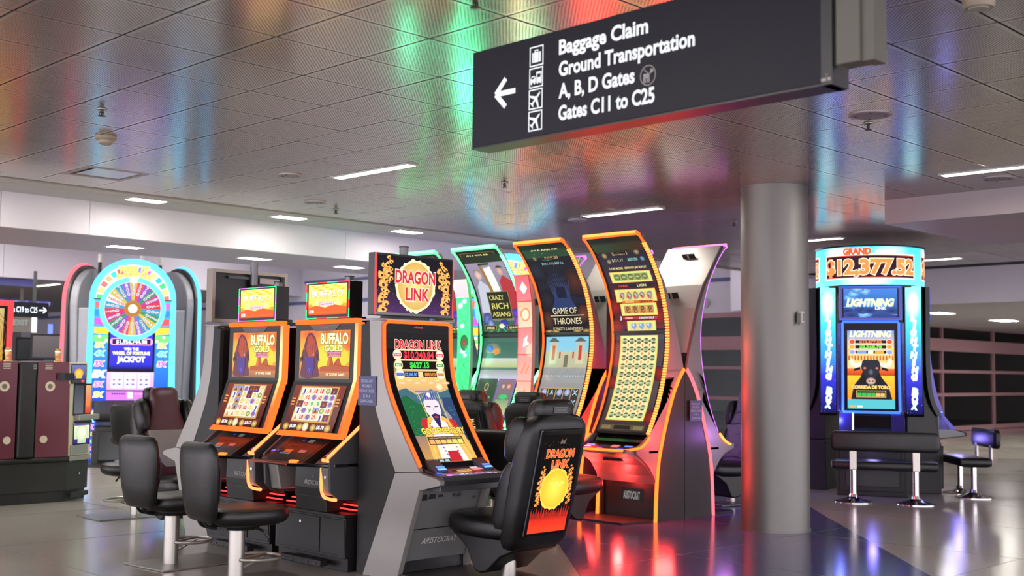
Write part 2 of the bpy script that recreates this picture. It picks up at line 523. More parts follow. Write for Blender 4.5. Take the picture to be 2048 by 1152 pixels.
# border trim, ribbed strip, fascia, lower soffits on the left
obj('trim_1', MB().box(-8, 19.82, 11.75, 11.93, CE - 0.004, CE + 0.04), mat('border_trim', (172, 166, 158), 0.4, 0.2), kind='structure')
rb = MB()
for k in range(12): rb.box(-8, 13.75, 11.94 + k * 0.063, 11.94 + k * 0.063 + 0.052, CE + 0.01, CE + 0.05)
soff = obj('ceiling_ribbed', MB().box(-8, 13.75, 11.93, 12.72, CE + 0.045, CE + 0.09), m_soffit, kind='structure')
obj('rib_panel', rb, m_soffit, soff)
fasc = MB()
for a, b in ((-8, 2.2), (2.206, 4.96), (4.966, 5.95), (5.956, 9.53), (9.536, 12.6), (12.606, 13.75)): fasc.box(a, b, 12.7, 12.78, 2.985, CE + 0.05)
obj('wall_fascia', fasc, m_white, kind='structure')
obj('wall_fascia_return', MB().box(13.60, 13.75, 12.78, 13.0, 2.985, 4.35), m_white, kind='structure')
obj('ceiling_lower', MB().box(-8, 13.6, 12.78, 14.5, 2.985, 3.05), mat('soffit_lilac', (176, 168, 186), 0.55, var=0.02, scale=2), kind='structure')
obj('wall_upstand', MB().box(-8, 13.6, 14.45, 14.5, 3.05, 3.9), m_white, kind='structure')
obj('ceiling_high', MB().box(-8, 13.6, 14.5, 19.6, 3.9, 3.96), MATS['soffit_lilac'], kind='structure')
obj('wall_fascia_back', MB().box(-8, 7.70, 19.5, 19.6, 2.96, 3.9).box(7.706, 13.6, 19.5, 19.6, 2.96, 3.9), mat('wall_lilac', (196, 192, 206), 0.6, var=0.02, scale=2), kind='structure')
m_hall = mat('hall_grey', (150, 146, 142), 0.6, var=0.03, scale=2)
obj('wall_middle', MB().box(13.6, 13.75, 12.78, 34, 0, 3.9), MATS['wall_lilac'], kind='structure')
obj('trim_2', MB().box(13.57, 13.6, 13.2, 34, 2.79, 2.85), mat('blue_stripe', (88, 96, 140), 0.5), kind='structure')
obj('trim_3', MB().box(13.57, 13.6, 14.6, 19.4, 3.20, 3.25), MATS['blue_stripe'], kind='structure')
# back hall on the far left
obj('ceiling_hall', MB().box(-8, 13.6, 19.6, 34, 2.96, 3.02), m_hall, kind='structure')
obj('wall_hall', MB().box(-8, 13.6, 33, 33.2, 0, 3), m_hall, kind='structure')
obj('trim_4', MB().box(-2, 8.35, 19.7, 19.8, 2.84, 2.95), mat('blue_band', (96, 98, 168), 0.5), kind='structure')
# east wall: white upper wall, blue stripe, glazed lower part with mauve frames
m_frame = mat('mauve_frame', (164, 124, 128), 0.4, 0.1)
EX = 20.6
obj('wall_east', MB().box(EX, EX + 0.15, 13.6, 30, 2.80, 4.4), m_white, kind='structure')
obj('trim_5', MB().box(EX - 0.02, EX, 13.6, 30, 3.46, 3.54), MATS['blue_stripe'], kind='structure')
def glass_mat():
    m = bpy.data.materials.new('window_glass'); m.use_nodes = True
    nt = m.node_tree; n = nt.nodes; l = nt.links; out = n['Material Output']; n.remove(n['Principled BSDF'])
    tr = n.new('ShaderNodeBsdfTransparent'); tr.inputs[0].default_value = (0.62, 0.66, 0.64, 1)
    gl = n.new('ShaderNodeBsdfGlossy'); gl.inputs['Roughness'].default_value = 0.02; gl.inputs[0].default_value = (0.9, 0.9, 0.9, 1)
    fr = n.new('ShaderNodeFresnel'); fr.inputs[0].default_value = 1.7
    mx = n.new('ShaderNodeMixShader'); l.new(fr.outputs[0], mx.inputs[0]); l.new(tr.outputs[0], mx.inputs[1]); l.new(gl.outputs[0], mx.inputs[2])
    l.new(mx.outputs[0], out.inputs[0]); return m
m_glass = glass_mat()
def glazing(name, axis, c, a0, a1, z0, mull, rails, band, top):
    """framed glass wall; axis 'x' = plane x=c running along y, 'y' = plane y=c running along x"""
    root = bpy.data.objects.new(name, None); C.objects.link(root); root['kind'] = 'structure'
    def bx(a, b, d0, d1, p, q):
        return MB().box(c + d0, c + d1, a, b, p, q) if axis == 'x' else MB().box(a, b, c + d0, c + d1, p, q)
    obj('glass_pane', bx(a0, a1, 0.03, 0.04, z0, top), m_glass, root)
    for z, h in rails:
        obj('rail', bx(a0, a1, -0.02, 0.08, z, z + h), m_frame, root)
    obj('band_panel', bx(a0, a1, -0.05, 0.1, band[0], band[1]), m_frame, root)
    for a in mull:
        obj('mullion', bx(a - 0.035, a + 0.035, -0.03, 0.09, z0, top), m_frame, root)
    return root
glazing('window_1', 'x', EX, 13.6, 30, 0.05, [13.63, 14.95, 18.2, 21.5, 24.8], [(0.05, 0.12), (0.98, 0.07), (1.62, 0.06), (2.70, 0.1)], (2.02, 2.30), 2.8)
glazing('window_2', 'y', 13.6, EX, 42, 0.12, [20.65, 23.9, 26.6, 29.25, 32.4, 35.6, 38.8], [(0.10, 0.14), (1.02, 0.08), (1.62, 0.08), (2.78, 0.1)], (2.18, 2.50), 2.9)
obj('wall_curb', MB().box(EX - 0.02, 42, 13.58, 13.8, 0, 0.12), m_frame, kind='structure')
# outside beyond the glass: dark apron with pale tapered uprights
obj('wall_outside', MB().box(20.7, 60, 30, 30.2, -0.1, 6), mat('night_dark', (26, 27, 27), 0.9), kind='structure')
obj('wall_outside_east', MB().box(59, 59.2, 13.9, 30, -0.1, 6), MATS['night_dark'], kind='structure')
obj('ceiling_outside', MB().box(20.8, 60, 13.8, 30, 4.5, 4.6), MATS['night_dark'], kind='structure')
for k, x in enumerate((35.4, 39.2)):
    o = obj('outside_pier', MB().prism([(x - 0.7, 0), (x + 0.75, 0), (x + 0.6, 1.7), (x + 0.3, 2.8), (x - 0.7, 2.8)], 'y', 16.5, 17.1), mat('pier_paint', (140, 140, 132), 0.7))
    tag(o, ['pale tapered concrete pier standing in the dark beyond the right window wall', 'pale concrete pier at the far right edge beyond the window wall'][k], 'pier')
# right: dropped bulkhead, second fascia, lower soffit
obj('trim_6', MB().box(11.5, 14.1, -6, 5.95, 3.10, CE + 0.02), mat('bulkhead_paint', (170, 158, 160), 0.5, var=0.02, scale=2), kind='structure')
obj('wall_fascia_right', MB().box(19.82, 19.95, -10, 11.93, 2.78, CE + 0.06), m_white, kind='structure')
obj('ceiling_lower_right', MB().box(19.9, 42, -10, 13.6, 2.80, 2.88), m_soffit, kind='structure')
obj('wall_far_right', MB().box(41.9, 42, -10, 13.6, 0, 2.9), m_hall, kind='structure')
obj('wall_fascia_gap', MB().box(19.82, EX, 11.9, 13.6, 2.78, 4.35), m_white, kind='structure')

# lights set in the ceiling
m_strip = glow('strip_light', (1.0, 0.93, 0.82), 80)
m_troff = glow('troffer_light', (1.0, 0.95, 0.88), 70)
m_lf = mat('light_frame', (200, 198, 194), 0.4)
def strip_light(x, y0, y1, label, z=CE, wd=0.05):
    t = thing('strip_light', label, 'light', (x, (y0 + y1) / 2, z)); h = (y1 - y0) / 2
    obj('frame', MB().box(-wd - 0.02, -wd, -h, h, -0.012, 0.03).box(wd, wd + 0.02, -h, h, -0.012, 0.03).box(-wd - .02, wd + .02, -h - 0.02, -h, -0.012, 0.03).box(-wd - .02, wd + .02, h, h + 0.02, -0.012, 0.03), m_lf, t)
    obj('diffuser', MB().box(-wd, wd, -h, h, -0.006, 0.02), m_strip, t)
strip_light(6.78, 8.08, 9.19, 'slim white strip light in the metal ceiling above the middle machines')
strip_light(10.42, 8.09, 9.2, 'slim white strip light in the ceiling over the curved orange machines')
strip_light(10.41, 3.45, 4.8, 'slim white strip light at the upper right edge of the ceiling')
strip_light(17.79, 7.95, 8.6, 'short far strip light right of the round jackpot header')
strip_light(14.25, 8.0, 9.1, 'far strip light beside the column top left of the round jackpot header')
strip_light(3.0, 15.6, 18.6, 'out of frame strip light in the raised ceiling bay at left', 3.9, 0.08)  # this and the next two strips are added to brighten the raised bay
strip_light(7.0, 15.4, 18.6, 'strip light in the raised ceiling bay behind the low soffit', 3.9, 0.08)
strip_light(11.2, 15.4, 18.6, 'strip light in the raised ceiling bay behind the flame machine', 3.9, 0.08)
strip_light(8.9, 20.1, 21.0, 'thin strip light in the dark hall above the left gate sign', 2.95, 0.04)
for k, (x, y0) in enumerate(((1.9, 3.4), (1.9, -2.2), (6.78, -2.6), (-1.5, 1.0), (14.2, -1.2))):
    strip_light(x, y0, y0 + 1.2, ['strip light in the ceiling above the photographer', 'strip light in the ceiling behind the photographer', 'strip light in the ceiling right of the directional sign', 'strip light in the ceiling far left behind the photographer', 'strip light in the ceiling beyond the right bulkhead'][k])
def troffer(x, y, z, label, L=0.36, W=0.13, rz=0):
    t = thing('recessed_light', label, 'light', (x, y, z), rz)
    obj('frame', MB().box(-L - .02, L + .02, -W - .02, -W, -0.01, 0.02).box(-L - .02, L + .02, W, W + .02, -0.01, 0.02).box(-L - .02, -L, -W, W, -0.01, 0.02).box(L, L + .02, -W, W, -0.01, 0.02), m_lf, t)
    obj('diffuser', MB().box(-L, L, -W, W, -0.006, 0.02), m_troff, t)
nm = ['above the wheel machine, upper row', 'above the left twin screen machine, upper row', 'left of the green curved machines, upper row', 'above the wheel machine, lower row', 'above the dark monitor back, lower row', 'left of the flame topper screen, lower row']
for k, (x, y, z) in enumerate(((6.30, 12.06, CE), (8.19, 12.06, CE), (10.06, 12.06, CE), (6.84, 13.6, 2.985), (8.70, 13.6, 2.985), (10.6 - .03, 13.62, 2.985))):
    troffer(x if k != 5 else 10.3, y, z, 'bright recessed ceiling light ' + nm[k], 0.2, 0.1)
for k, x in enumerate((4.4, 2.5)): troffer(x, 12.06, CE, 'bright recessed ceiling light ' + ['out of frame left of the upper row', 'far out of frame left of the upper row', 'hidden behind the green curved machines, upper row'][k], 0.2, 0.1)
for k, (x, y) in enumerate(((22.9, 10.7), (26.6, 10.9), (30.5, 10.9), (23, 6.5), (27, 6.5))):
    troffer(x, y, 2.8, 'bright light in the low ceiling ' + ['just right of the round jackpot header', 'at the right edge by the window wall', 'out of frame farther right', 'out of frame near the right bulkhead', 'out of frame right of the benches'][k], 0.35, 0.2)
# ceiling fittings
def sprinkler(x, y, label, z=CE):
    t = thing('sprinkler', label, 'sprinkler', (x, y, z), group=None); m = mat('brass_dark', (70, 60, 48), 0.35, 0.8)
    obj('escutcheon', MB().lathe([(0.036, 0), (0.034, -0.008), (0.014, -0.012)], 16), mat('chrome_trim', (130, 126, 120), 0.35, 0.8), t, smooth=True)
    obj('head', MB().lathe([(0.012, -0.01), (0.012, -0.03), (0.006, -0.032), (0.006, -0.05)], 10).lathe([(0.028, -0.05), (0.03, -0.053), (0.006, -0.056)], 12), m, t)
    for q in (-0.016, 0.016): obj('frame_arm', MB().box(q - 0.002, q + 0.002, -0.003, 0.003, -0.05, -0.02), m, t)
for x, y, s in ((3.83, 8.04, 'above the red backed cabinets'), (3.93, 4.21, 'at the top left end of the directional sign'), (7.9, 4.21, 'beside the large round ceiling speaker'), (8.05, 8.17, 'in the green and purple reflection'), (11.94, 8.14, 'over the gap left of the column'), (15.98, 10.7, 'far back above the white wall left of the column'), (8.13, 11.03, 'near the ceiling border above the green machines')):
    sprinkler(x, y, 'small sprinkler head ' + s)
def speaker(x, y, r, label):
    t = thing('ceiling_speaker', label, 'speaker', (x, y, CE))
    obj('rim', MB().lathe([(r, 0.002), (r, -0.010), (r - 0.02, -0.014), (r - 0.02, -0.006)], 40, cap=False), mat('speaker_rim', (168, 160, 160), 0.4, 0.3), t, smooth=True)
    obj('grille', MB().lathe([(r - 0.02, -0.008), (r * 0.5, -0.013), (0.02, -0.015)], 40), mat('speaker_grille', (140, 134, 134), 0.5, 0.3, bump=0.6), t, smooth=True)
    sm = MB()
    for k in range(4):
        a = (k * 90 + 30) * D2R; sm.lathe([(0.008, -0.012), (0.006, -0.018)], 8, (math.cos(a) * (r - .05), math.sin(a) * (r - .05), 0))
    obj('screw', sm, MATS['brass_dark'], t)
for x, y, r, s in ((7.65, 4.06, .15, 'large round ceiling speaker under the right end of the directional sign'), (6.39, 9.42, .12, 'flat round ceiling speaker left of the middle strip light'), (7.62, 10.73, .12, 'flat round ceiling speaker near the ceiling border above the twin screens'), (10.9, 4.5, .15, 'round ceiling speaker beside the right strip light'), (10.63, 9.52, .12, 'round ceiling speaker left of the strip light over the orange machines')): speaker(x, y, r, s)
t = thing('smoke_detector', 'cream smoke detector hanging under the ceiling near the left air vent', 'detector', (4.33, 9.0, CE))
obj('base_plate', MB().lathe([(0.085, 0), (0.085, -0.02), (0.07, -0.03)], 28), mat('cream_plastic', (160, 148, 128), 0.5), t, smooth=True)
obj('sensor_head', MB().lathe([(0.06, -0.03), (0.055, -0.055), (0.035, -0.065)], 24), MATS['cream_plastic'], t, smooth=True)
t = thing('dome_camera', 'cream cylinder camera at the top right corner of the ceiling', 'camera', (5.55, 2.37, CE))
obj('housing', MB().lathe([(0.075, 0), (0.075, -0.06), (0.068, -0.075)], 28), MATS['cream_plastic'], t, smooth=True)
obj('lens_ring', MB().lathe([(0.05, -0.075), (0.045, -0.082)], 24), mat('clear_plastic', (150, 148, 140), 0.2), t, smooth=True)
for k, y in enumerate((14.75, 13.9)):
    t = thing('wall_detector', ['round white detector on the white wall left of the column', 'round white detector half hidden by the column edge'][k], 'detector', (EX, y, 3.02))
    obj('body', MB().tube([(-0.07, 0, 0), (0.0, 0, 0)], [0.10, 0.11], 24), m_soffit, t, smooth=True)
    obj('cap', MB().tube([(-0.09, 0, 0), (-0.07, 0, 0)], [0.05, 0.07], 20), m_soffit, t, smooth=True)
t = thing('air_vent', 'square ceiling air vent reflecting blue light, upper left', 'vent', (VX, VY, CE))
h = T / 2
obj('frame', MB().box(-h, h, -h, -h + .05, -.004, .02).box(-h, h, h - .05, h, -.004, .02).box(-h, -h + .05, -h + .05, h - .05, -.004, .02).box(h - .05, h, -h + .05, h - .05, -.004, .02), mat('vent_frame', (150, 142, 132), 0.4, 0.3), t)
obj('back_box', MB().box(-h + .05, h - .05, -h + .05, h - .05, .03, .04), mat('vent_dark', (14, 14, 16), 0.7), t)
obj('plaque', MB().box(-h + .1, h - .07, -h + .07, h - .1, 0.0, .008), mat('vent_plaque', (170, 170, 178), 0.25, 0.7), t)
t = thing('ceiling_access_hatch', 'dark edged access panel in the ceiling at far left', 'hatch', (4.15, 11.45, CE))
obj('frame', MB().box(-.3, .3, -.02, 0.0, -.006, .01).box(-.3, -.28, -.02, .25, -.006, .01), mat('vent_dark', (14, 14, 16), 0.7), t)
obj('panel', MB().box(-.28, .3, 0, .25, -.003, .004), MATS['vent_frame'], t)

# ------------------------------------------------------------------ column
t = thing('column', 'thick round brushed steel clad column right of the curved machines', 'column', (10.07, 6.39, 0))
m_col = bpy.data.materials.new('brushed_steel'); m_col.use_nodes = True
nt = m_col.node_tree; b = nt.nodes['Principled BSDF']; b.inputs['Metallic'].default_value = 0.75; b.inputs['Base Color'].default_value = lin((124, 122, 118)) + (1,)
tc = nt.nodes.new('ShaderNodeTexCoord'); mp = nt.nodes.new('ShaderNodeMapping'); mp.inputs['Scale'].default_value = (3, 3, 160); nz = nt.nodes.new('ShaderNodeTexNoise'); nz.inputs['Scale'].default_value = 3
nt.links.new(tc.outputs['Object'], mp.inputs[0]); nt.links.new(mp.outputs[0], nz.inputs['Vector'])
mr = nt.nodes.new('ShaderNodeMapRange'); mr.inputs[3].default_value = .44; mr.inputs[4].default_value = .54; nt.links.new(nz.outputs['Fac'], mr.inputs[0]); nt.links.new(mr.outputs[0], b.inputs['Roughness'])
obj('cladding', MB().lathe([(0.33, 0), (0.33, CE + 0.03)], 96), m_col, t, smooth=True)
obj('collar', MB().lathe([(0.338, 0), (0.338, 0.012)], 96), m_col, t, smooth=True)
obj('seam', MB().box(0.20, 0.208, 0.258, 0.262, 0.02, CE), mat('seam_dark', (60, 58, 56), 0.4, 0.6), t)
t2 = thing('card_reader', 'small white reader box mounted on the steel column', 'box', (9.99, 6.06, 2.06), 12)
obj('housing', MB().box(-0.03, 0.035, -0.035, 0.01, -0.055, 0.055), mat('device_white', (206, 204, 198), 0.5), t2, bevel=0.005)
obj('bracket', MB().box(-0.05, -0.03, -0.02, 0.01, -0.075, 0.04), mat('grey_plastic', (120, 118, 114), 0.5), t2)
obj('keypad', MB().box(-0.015, 0.02, -0.038, -0.034, -0.04, 0.04), MATS['grey_plastic'], t2)

# ------------------------------------------------------------------ overhead directional sign (faces -x)
t = thing('directional_sign', 'large dark hanging sign listing baggage claim, transport and gates with a left arrow', 'sign', (3.95, 0, 0))
m_sign = mat('sign_navy', (17, 18, 28), 0.5, 0.0, var=0.03, spec=0.25)
SY0, SY1, SZ0, SZ1 = 2.26, 4.245, 2.602, 3.085
obj('body', MB().box(0, 0.115, SY0, SY1, SZ0, SZ1), m_sign, t, bevel=0.004)
obj('bottom_lip', MB().box(0.0, 0.125, SY0 - .002, SY1 + .002, SZ0 - 0.008, SZ0), mat('sign_black', (16, 16, 20), 0.4), t)
a = Art(2.0, 0.48)   # u runs along -y from the left end (y=4.245)
WH = (250, 252, 255)
a.line([(0.303, 0.243), (0.175, 0.243)], 0.026, WH).line([(0.237, 0.312), (0.168, 0.243), (0.237, 0.174)], 0.026, WH)
for k, (st, ww) in enumerate((('Baggage Claim', .525), ('Ground Transportation', .772), ('A, B, D Gates', .451), ('Gates C11 to C25', .561))):
    a.text(st, 0.587 + ww / 2, 0.366 + 0.033 - k * 0.1035, 0.066, WH, w=ww, bold=0.03)
for k in range(4):
    x0, y0 = 0.398, 0.337 - k * 0.1035; x1, y1 = x0 + 0.09, y0 + 0.096
    for r in ((x0, y0, x1, y0 + .006), (x0, y1 - .006, x1, y1), (x0, y0, x0 + .006, y1), (x1 - .006, y0, x1, y1)): a.rect(*r, WH)
    cx, cy = (x0 + x1) / 2, (y0 + y1) / 2
    if k == 0:
        a.rect(cx - .028, cy - .03, cx + .028, cy + .018, WH).frame(cx - .012, cy + .014, cx + .012, cy + .03, .005, WH)
        for d in (-.017, .017): a.rect(cx + d - .002, cy - .03, cx + d + .002, cy + .018, (38, 39, 54))
    elif k == 1:
        a.poly([(cx - .036, cy - .022), (cx - .003, cy - .022), (cx - .003, cy - .004), (cx - .009, cy + .008), (cx - .028, cy + .008), (cx - .036, cy - .004)], WH)
        a.rect(cx + .002, cy - .026, cx + .036, cy + .026, WH).rect(cx + .008, cy - .002, cx + .030, cy + .016, (38, 39, 54))
        a.rect(cx - .03, cy - .006, cx - .010, cy + .003, (38, 39, 54))
        for d in (-.03, -.01, .01, .028): a.ell(cx + d, cy - .026, .005, .006, WH, n=10)
    else:
        R = lambda x, y: (cx + (x * .7 + y * .7), cy + (-x * .7 + y * .7))
        a.poly([R(-.005, -.035), R(.005, -.035), R(.005, .034), R(0, .044), R(-.005, .034)], WH)
        a.poly([R(-.004, .012), R(-.042, -.012), R(-.042, -.02), R(-.004, -.006)], WH); a.poly([R(.004, .012), R(.042, -.012), R(.042, -.02), R(.004, -.006)], WH)
        a.poly([R(-.003, -.026), R(-.018, -.038), R(.018, -.038), R(.003, -.026)], WH)
art_white = art_mat(1.15)
SM = flat((-0.0012, SY1, SZ0), (0, -1, 0), (0, 0, 1))
a.build('sign_lettering', SM, art_white, t, lift=0.0002)
a = Art(2.0, 0.48); G = (150, 148, 146)
a.ring(1.111, .177, .043, .045, .004, G, 32).poly([(1.085, .186), (1.12, .184), (1.12, .166), (1.088, .166)], G)
a.poly([(1.118, .18), (1.128, .205), (1.143, .198), (1.138, .188), (1.126, .184)], G).line([(1.112, .186), (1.09, .205)], .004, G)
for x in (1.088, 1.096, 1.108, 1.117): a.line([(x, .17), (x + .003, .145)], .006, G)
a.build('service_animal_decal', SM, print_mat(), t, lift=0.0002, label='grey round decal of a dog in a circle')
obj('end_cap', MB().box(-0.004, 0.12, SY0 - 0.012, SY0 + 0.035, SZ0 - 0.008, SZ1), mat('sign_black', (16, 16, 20), 0.4), t)
a = Art(.1, .1); a.rect(0.0, 0.0, .028, .012, (150, 150, 146)).rect(.036, -.002 + .002, .054, .013, (150, 150, 146)).rect(.03, .012, .034, .016, (190, 180, 80)).rect(.034, .022, .037, .026, (190, 180, 80)).rect(.026, .024, .029, .027, (190, 180, 80)).rect(.03, .02, .032, .023, (120, 160, 90))
a.build('rating_sticker', flat((-0.0052, SY0 + .034, SZ0 + .006), (0, -.75, 0), (0, 0, 1)), print_mat(), t)
t = thing('sign_hanger', 'beige square hanger post holding the right end of the directional sign', 'post', (3.955, 2.190, 0))
obj('post', MB().box(-0.035, 0.06, -0.07, 0.028, 2.655, CE), mat('hanger_beige', (96, 94, 84), 0.55), t, bevel=0.004)
obj('cover_flange', MB().box(-0.02, 0.075, -0.12, -0.07, 2.655, CE), MATS['hanger_beige'], t)

# ================================================================== materials for the machines
m_silver = mat('silver_paint', (150, 147, 142), 0.38, 0.35, var=0.03)
m_blackp = mat('black_plastic', (20, 20, 20), 0.42, bump=0.15, spec=0.4)
m_blackg = mat('black_gloss', (12, 12, 13), 0.15, coat=0.3)
m_char = mat('charcoal_panel', (36, 36, 36), 0.5, 0.0, spec=0.35)
n_gold = glow('neon_gold', (1.0, 0.19, 0.055), 3.6)
m_dgrey = mat('dark_grey_panel', (74, 74, 76), 0.4, 0.3)
m_leather = mat('black_leather', (17, 17, 17), 0.38, bump=0.5, scale=60, spec=0.4)
m_chrome = mat('chrome', (205, 205, 205), 0.12, 1.0)
m_steel = mat('satin_steel', (176, 172, 164), 0.34, 0.8)
n_orange = glow('neon_orange', (1.0, 0.09, 0.014), 2.9)
n_amber = glow('neon_amber', (1.0, 0.11, 0.014), 4.2)
n_red = glow('neon_red', (1.0, 0.03, 0.03), 3.5)
n_teal = glow('neon_teal', (0.10, 1.0, 0.22), 3.4)
n_tealh = glow('neon_teal_bead', (0.22, 1.0, 0.45), 3.2)
n_pink = glow('neon_pink', (1.0, 0.16, 0.20), 1.8)
n_violet = glow('neon_violet', (0.62, 0.16, 1.0), 2.2)
n_cyan = glow('neon_cyan', (0.05, 0.24, 0.42), 5.0)
n_blue = glow('neon_blue', (0.14, 0.20, 1.0), 2.2)
n_warm = glow('bead_warm', (1.0, 0.26, 0.05), 3.2)
n_white = glow('bead_white', (1.0, 0.95, 0.8), 2.4)
n_green = glow('neon_green', (0.05, 1.0, 0.25), 1.8)
A1 = art_mat(1.3)
A12 = art_mat(1.8)
A2 = art_mat(1.9)
PR = print_mat()
def add_glow(parent, loc, col, power, r=0.03):  # added point light that strengthens the glow of nearby neon and screens
    d = bpy.data.lights.new('glow_lamp', 'POINT'); d.color = col; d.energy = power; d.shadow_soft_size = r
    o = bpy.data.objects.new('glow_lamp', d); C.objects.link(o); o.location = loc
    if parent is not None: o.parent = parent
    return o

# ------------------------------------------------------------------ age notice plates
def notice_plate(loc, rz, label):
    t = thing('notice_plate', label, 'sign', loc, rz)
    obj('plate', MB().box(-0.105, 0.105, -0.004, 0.0, -0.108, 0.108), mat('plate_blue', (44, 52, 112), 0.4), t)
    a = Art(.21, .216); W = (170, 178, 205)
    for k, s in enumerate(('NEVADA LAW', 'PROHIBITS', 'PERSONS UNDER', '21 IN A', 'GAMING AREA')):
        a.text(s, .105, .180 - k * .037, .022, W, w=(.14, .12, .18, .085, .15)[k], bold=.02)
    a.build('notice_lettering', flat((-.105, -.0046, -.108), (1, 0, 0), (0, 0, 1)), PR, t, lift=.0002)

# ------------------------------------------------------------------ twin screen machine (front towards -y of its own frame)
def bison_topper():
    a = Art(1, .84)
    a.rect(0, 0, 1, .3, (190, 60, 20), (240, 150, 40)).rect(0, .3, 1, .84, (245, 190, 60), (250, 235, 120))
    for k in range(9): a.ell(.1 + k * .1, .80 - .05 * (k % 3), .09, .03, (225, 150, 40), (245, 200, 80), n=10)
    a.ell(.5, .34, .42, .20, (255, 250, 190), (248, 200, 80))
    a.poly([(0, .18), (.2, .26), (.45, .2), (.7, .27), (1, .2), (1, .08), (0, .08)], (205, 80, 25))
    a.text('BUFFALO', .5, .58, .17, (250, 235, 150), w=.84, bold=.045, out=(150, 80, 20), ot=.04, col2=(255, 250, 225))
    a.text('GOLD', .5, .40, .11, (250, 230, 90), w=.46, bold=.04, out=(140, 90, 20), ot=.04)
    a.rect(.31, .24, .69, .345, (150, 30, 30)).rect(.325, .252, .675, .335, (248, 200, 215)).text('MAX POWER', .5, .293, .05, (190, 40, 60), w=.31, bold=.03)
    a.rect(.04, .05, .16, .13, (250, 215, 225)).text('5c', .1, .09, .05, (190, 40, 70), bold=.03)
    return a
def bison_main():
    a = Art(1, .58)
    a.rect(0, 0, 1, .2, (196, 92, 30), (236, 150, 40)).rect(0, .2, 1, .58, (216, 200, 40), (226, 120, 40))
    a.ell(.62, .25, .36, .16, (212, 214, 50), (218, 196, 44))
    for x, y, r in ((.9, .52, .2), (.2, .54, .22), (.55, .57, .16), (.98, .4, .12)): a.ell(x, y, r, .07, (214, 78, 30), (226, 130, 45), n=14)
    a.poly([(.42, .14), (.5, .15), (.55, .145), (.60, .30), (.64, .30), (.70, .15), (.72, .15), (.77, .25), (.80, .25), (.86, .14), (1, .15), (1, .08), (.42, .08)], (172, 78, 36))
    a.poly([(.55, .145), (.60, .30), (.62, .30), (.61, .15)], (206, 110, 50))
    a.rect(0, 0, 1, .09, (120, 100, 70), (196, 110, 50))
    # the animal's head: shaggy dome, snout, horns, beard
    a.poly([(.02, .05), (.05, .2), (.04, .3), (.09, .40), (.12, .49), (.18, .555), (.25, .55), (.32, .49), (.36, .40), (.40, .30), (.38, .16), (.42, .03), (.2, 0), (.06, .01)], (96, 44, 60))
    a.poly([(.16, .5), (.22, .53), (.30, .47), (.34, .36), (.30, .25), (.2, .24), (.14, .34)], (168, 66, 44))
    for k in range(16): a.line([(.10 + .016 * k, .38 + .01 * (k % 4)), (.09 + .017 * k, .33 + .008 * (k % 3))], .006, ((196, 96, 52), (84, 40, 92), (130, 54, 60))[k % 3])
    a.poly([(.13, .26), (.15, .12), (.2, .04), (.27, .04), (.31, .14), (.30, .26)], (70, 48, 130))
    a.ell(.215, .10, .055, .035, (120, 90, 220), (60, 40, 120)).ell(.195, .10, .012, .012, (20, 14, 40)).ell(.24, .10, .012, .012, (20, 14, 40))
    a.ell(.29, .29, .022, .018, (250, 200, 120), (120, 40, 30)).ell(.135, .26, .014, .012, (200, 150, 220), (60, 30, 90))
    a.poly([(.34, .30), (.40, .27), (.42, .20), (.39, .22), (.35, .25)], (60, 34, 44)).poly([(.06, .28), (.02, .25), (.03, .19), (.07, .23)], (60, 34, 60))
    a.text('BUFFALO', .70, .48, .12, (244, 240, 190), w=.54, bold=.045, out=(110, 110, 40), ot=.04)
    a.text('GOLD', .69, .365, .075, (240, 238, 150), w=.36, bold=.05, out=(84, 90, 30), ot=.05)
    a.rect(.56, .26, .84, .325, (120, 24, 30)).rect(.57, .268, .83, .317, (232, 160, 180)).text('MAX POWER', .7, .292, .034, (150, 30, 50), w=.24, bold=.03)
    a.text('UP TO FREE GAMES', .74, .055, .028, (240, 230, 190), w=.36, bold=.03)
    return a
SYM = {'J': (40, 60, 170), 'A': (190, 50, 120), '10': (200, 24, 48), '9': (30, 170, 60), 'K': (170, 40, 90)}
def reels(a, x0, y0, x1, y1, grid):
    nx, ny = len(grid[0]), len(grid); cw, ch = (x1 - x0) / nx, (y1 - y0) / ny
    a.rect(x0 - .02, y0 - .02, x1 + .02, y1 + .02, (200, 150, 80))
    for r in range(ny):
        for c in range(nx):
            s = grid[r][c]; X, Y = x0 + (c + .5) * cw, y1 - (r + .5) * ch
            a.rect(X - cw * .47, Y - ch * .5, X + cw * .47, Y + ch * .5, (232, 226, 200) if s not in 'bs' else (110, 60, 60))
            if s in SYM: a.text(s, X, Y, ch * .62, SYM[s], w=cw * (.6 if s == '10' else .42), bold=.04)
            elif s == 'e': a.ell(X, Y, cw * .42, ch * .45, (120, 110, 200), (150, 150, 215)).ell(X, Y + ch * .05, cw * .2, ch * .28, (220, 120, 110), (80, 50, 110))
            elif s == 'g': a.ell(X, Y, cw * .38, ch * .42, (210, 220, 140), (70, 120, 60)).ell(X, Y, cw * .16, ch * .2, (230, 200, 120))
            elif s == 'b': a.ell(X, Y - ch * .05, cw * .3, ch * .42, (190, 90, 60), (70, 34, 50)).ell(X, Y - ch * .2, cw * .12, ch * .14, (120, 100, 210))
            elif s == 's': a.rect(X - cw * .45, Y - ch * .48, X + cw * .45, Y + ch * .48, (220, 160, 80), (120, 150, 210)).poly([(X - cw * .3, Y - ch * .3), (X, Y + ch * .3), (X + cw * .3, Y - ch * .3)], (110, 70, 40))
            elif s == 'o': a.ell(X, Y, cw * .3, ch * .4, (236, 224, 170), (200, 180, 110))
            elif s == 'v': a.poly([(X - cw * .3, Y - ch * .4), (X, Y + ch * .3), (X + cw * .3, Y - ch * .4)], (214, 130, 90))
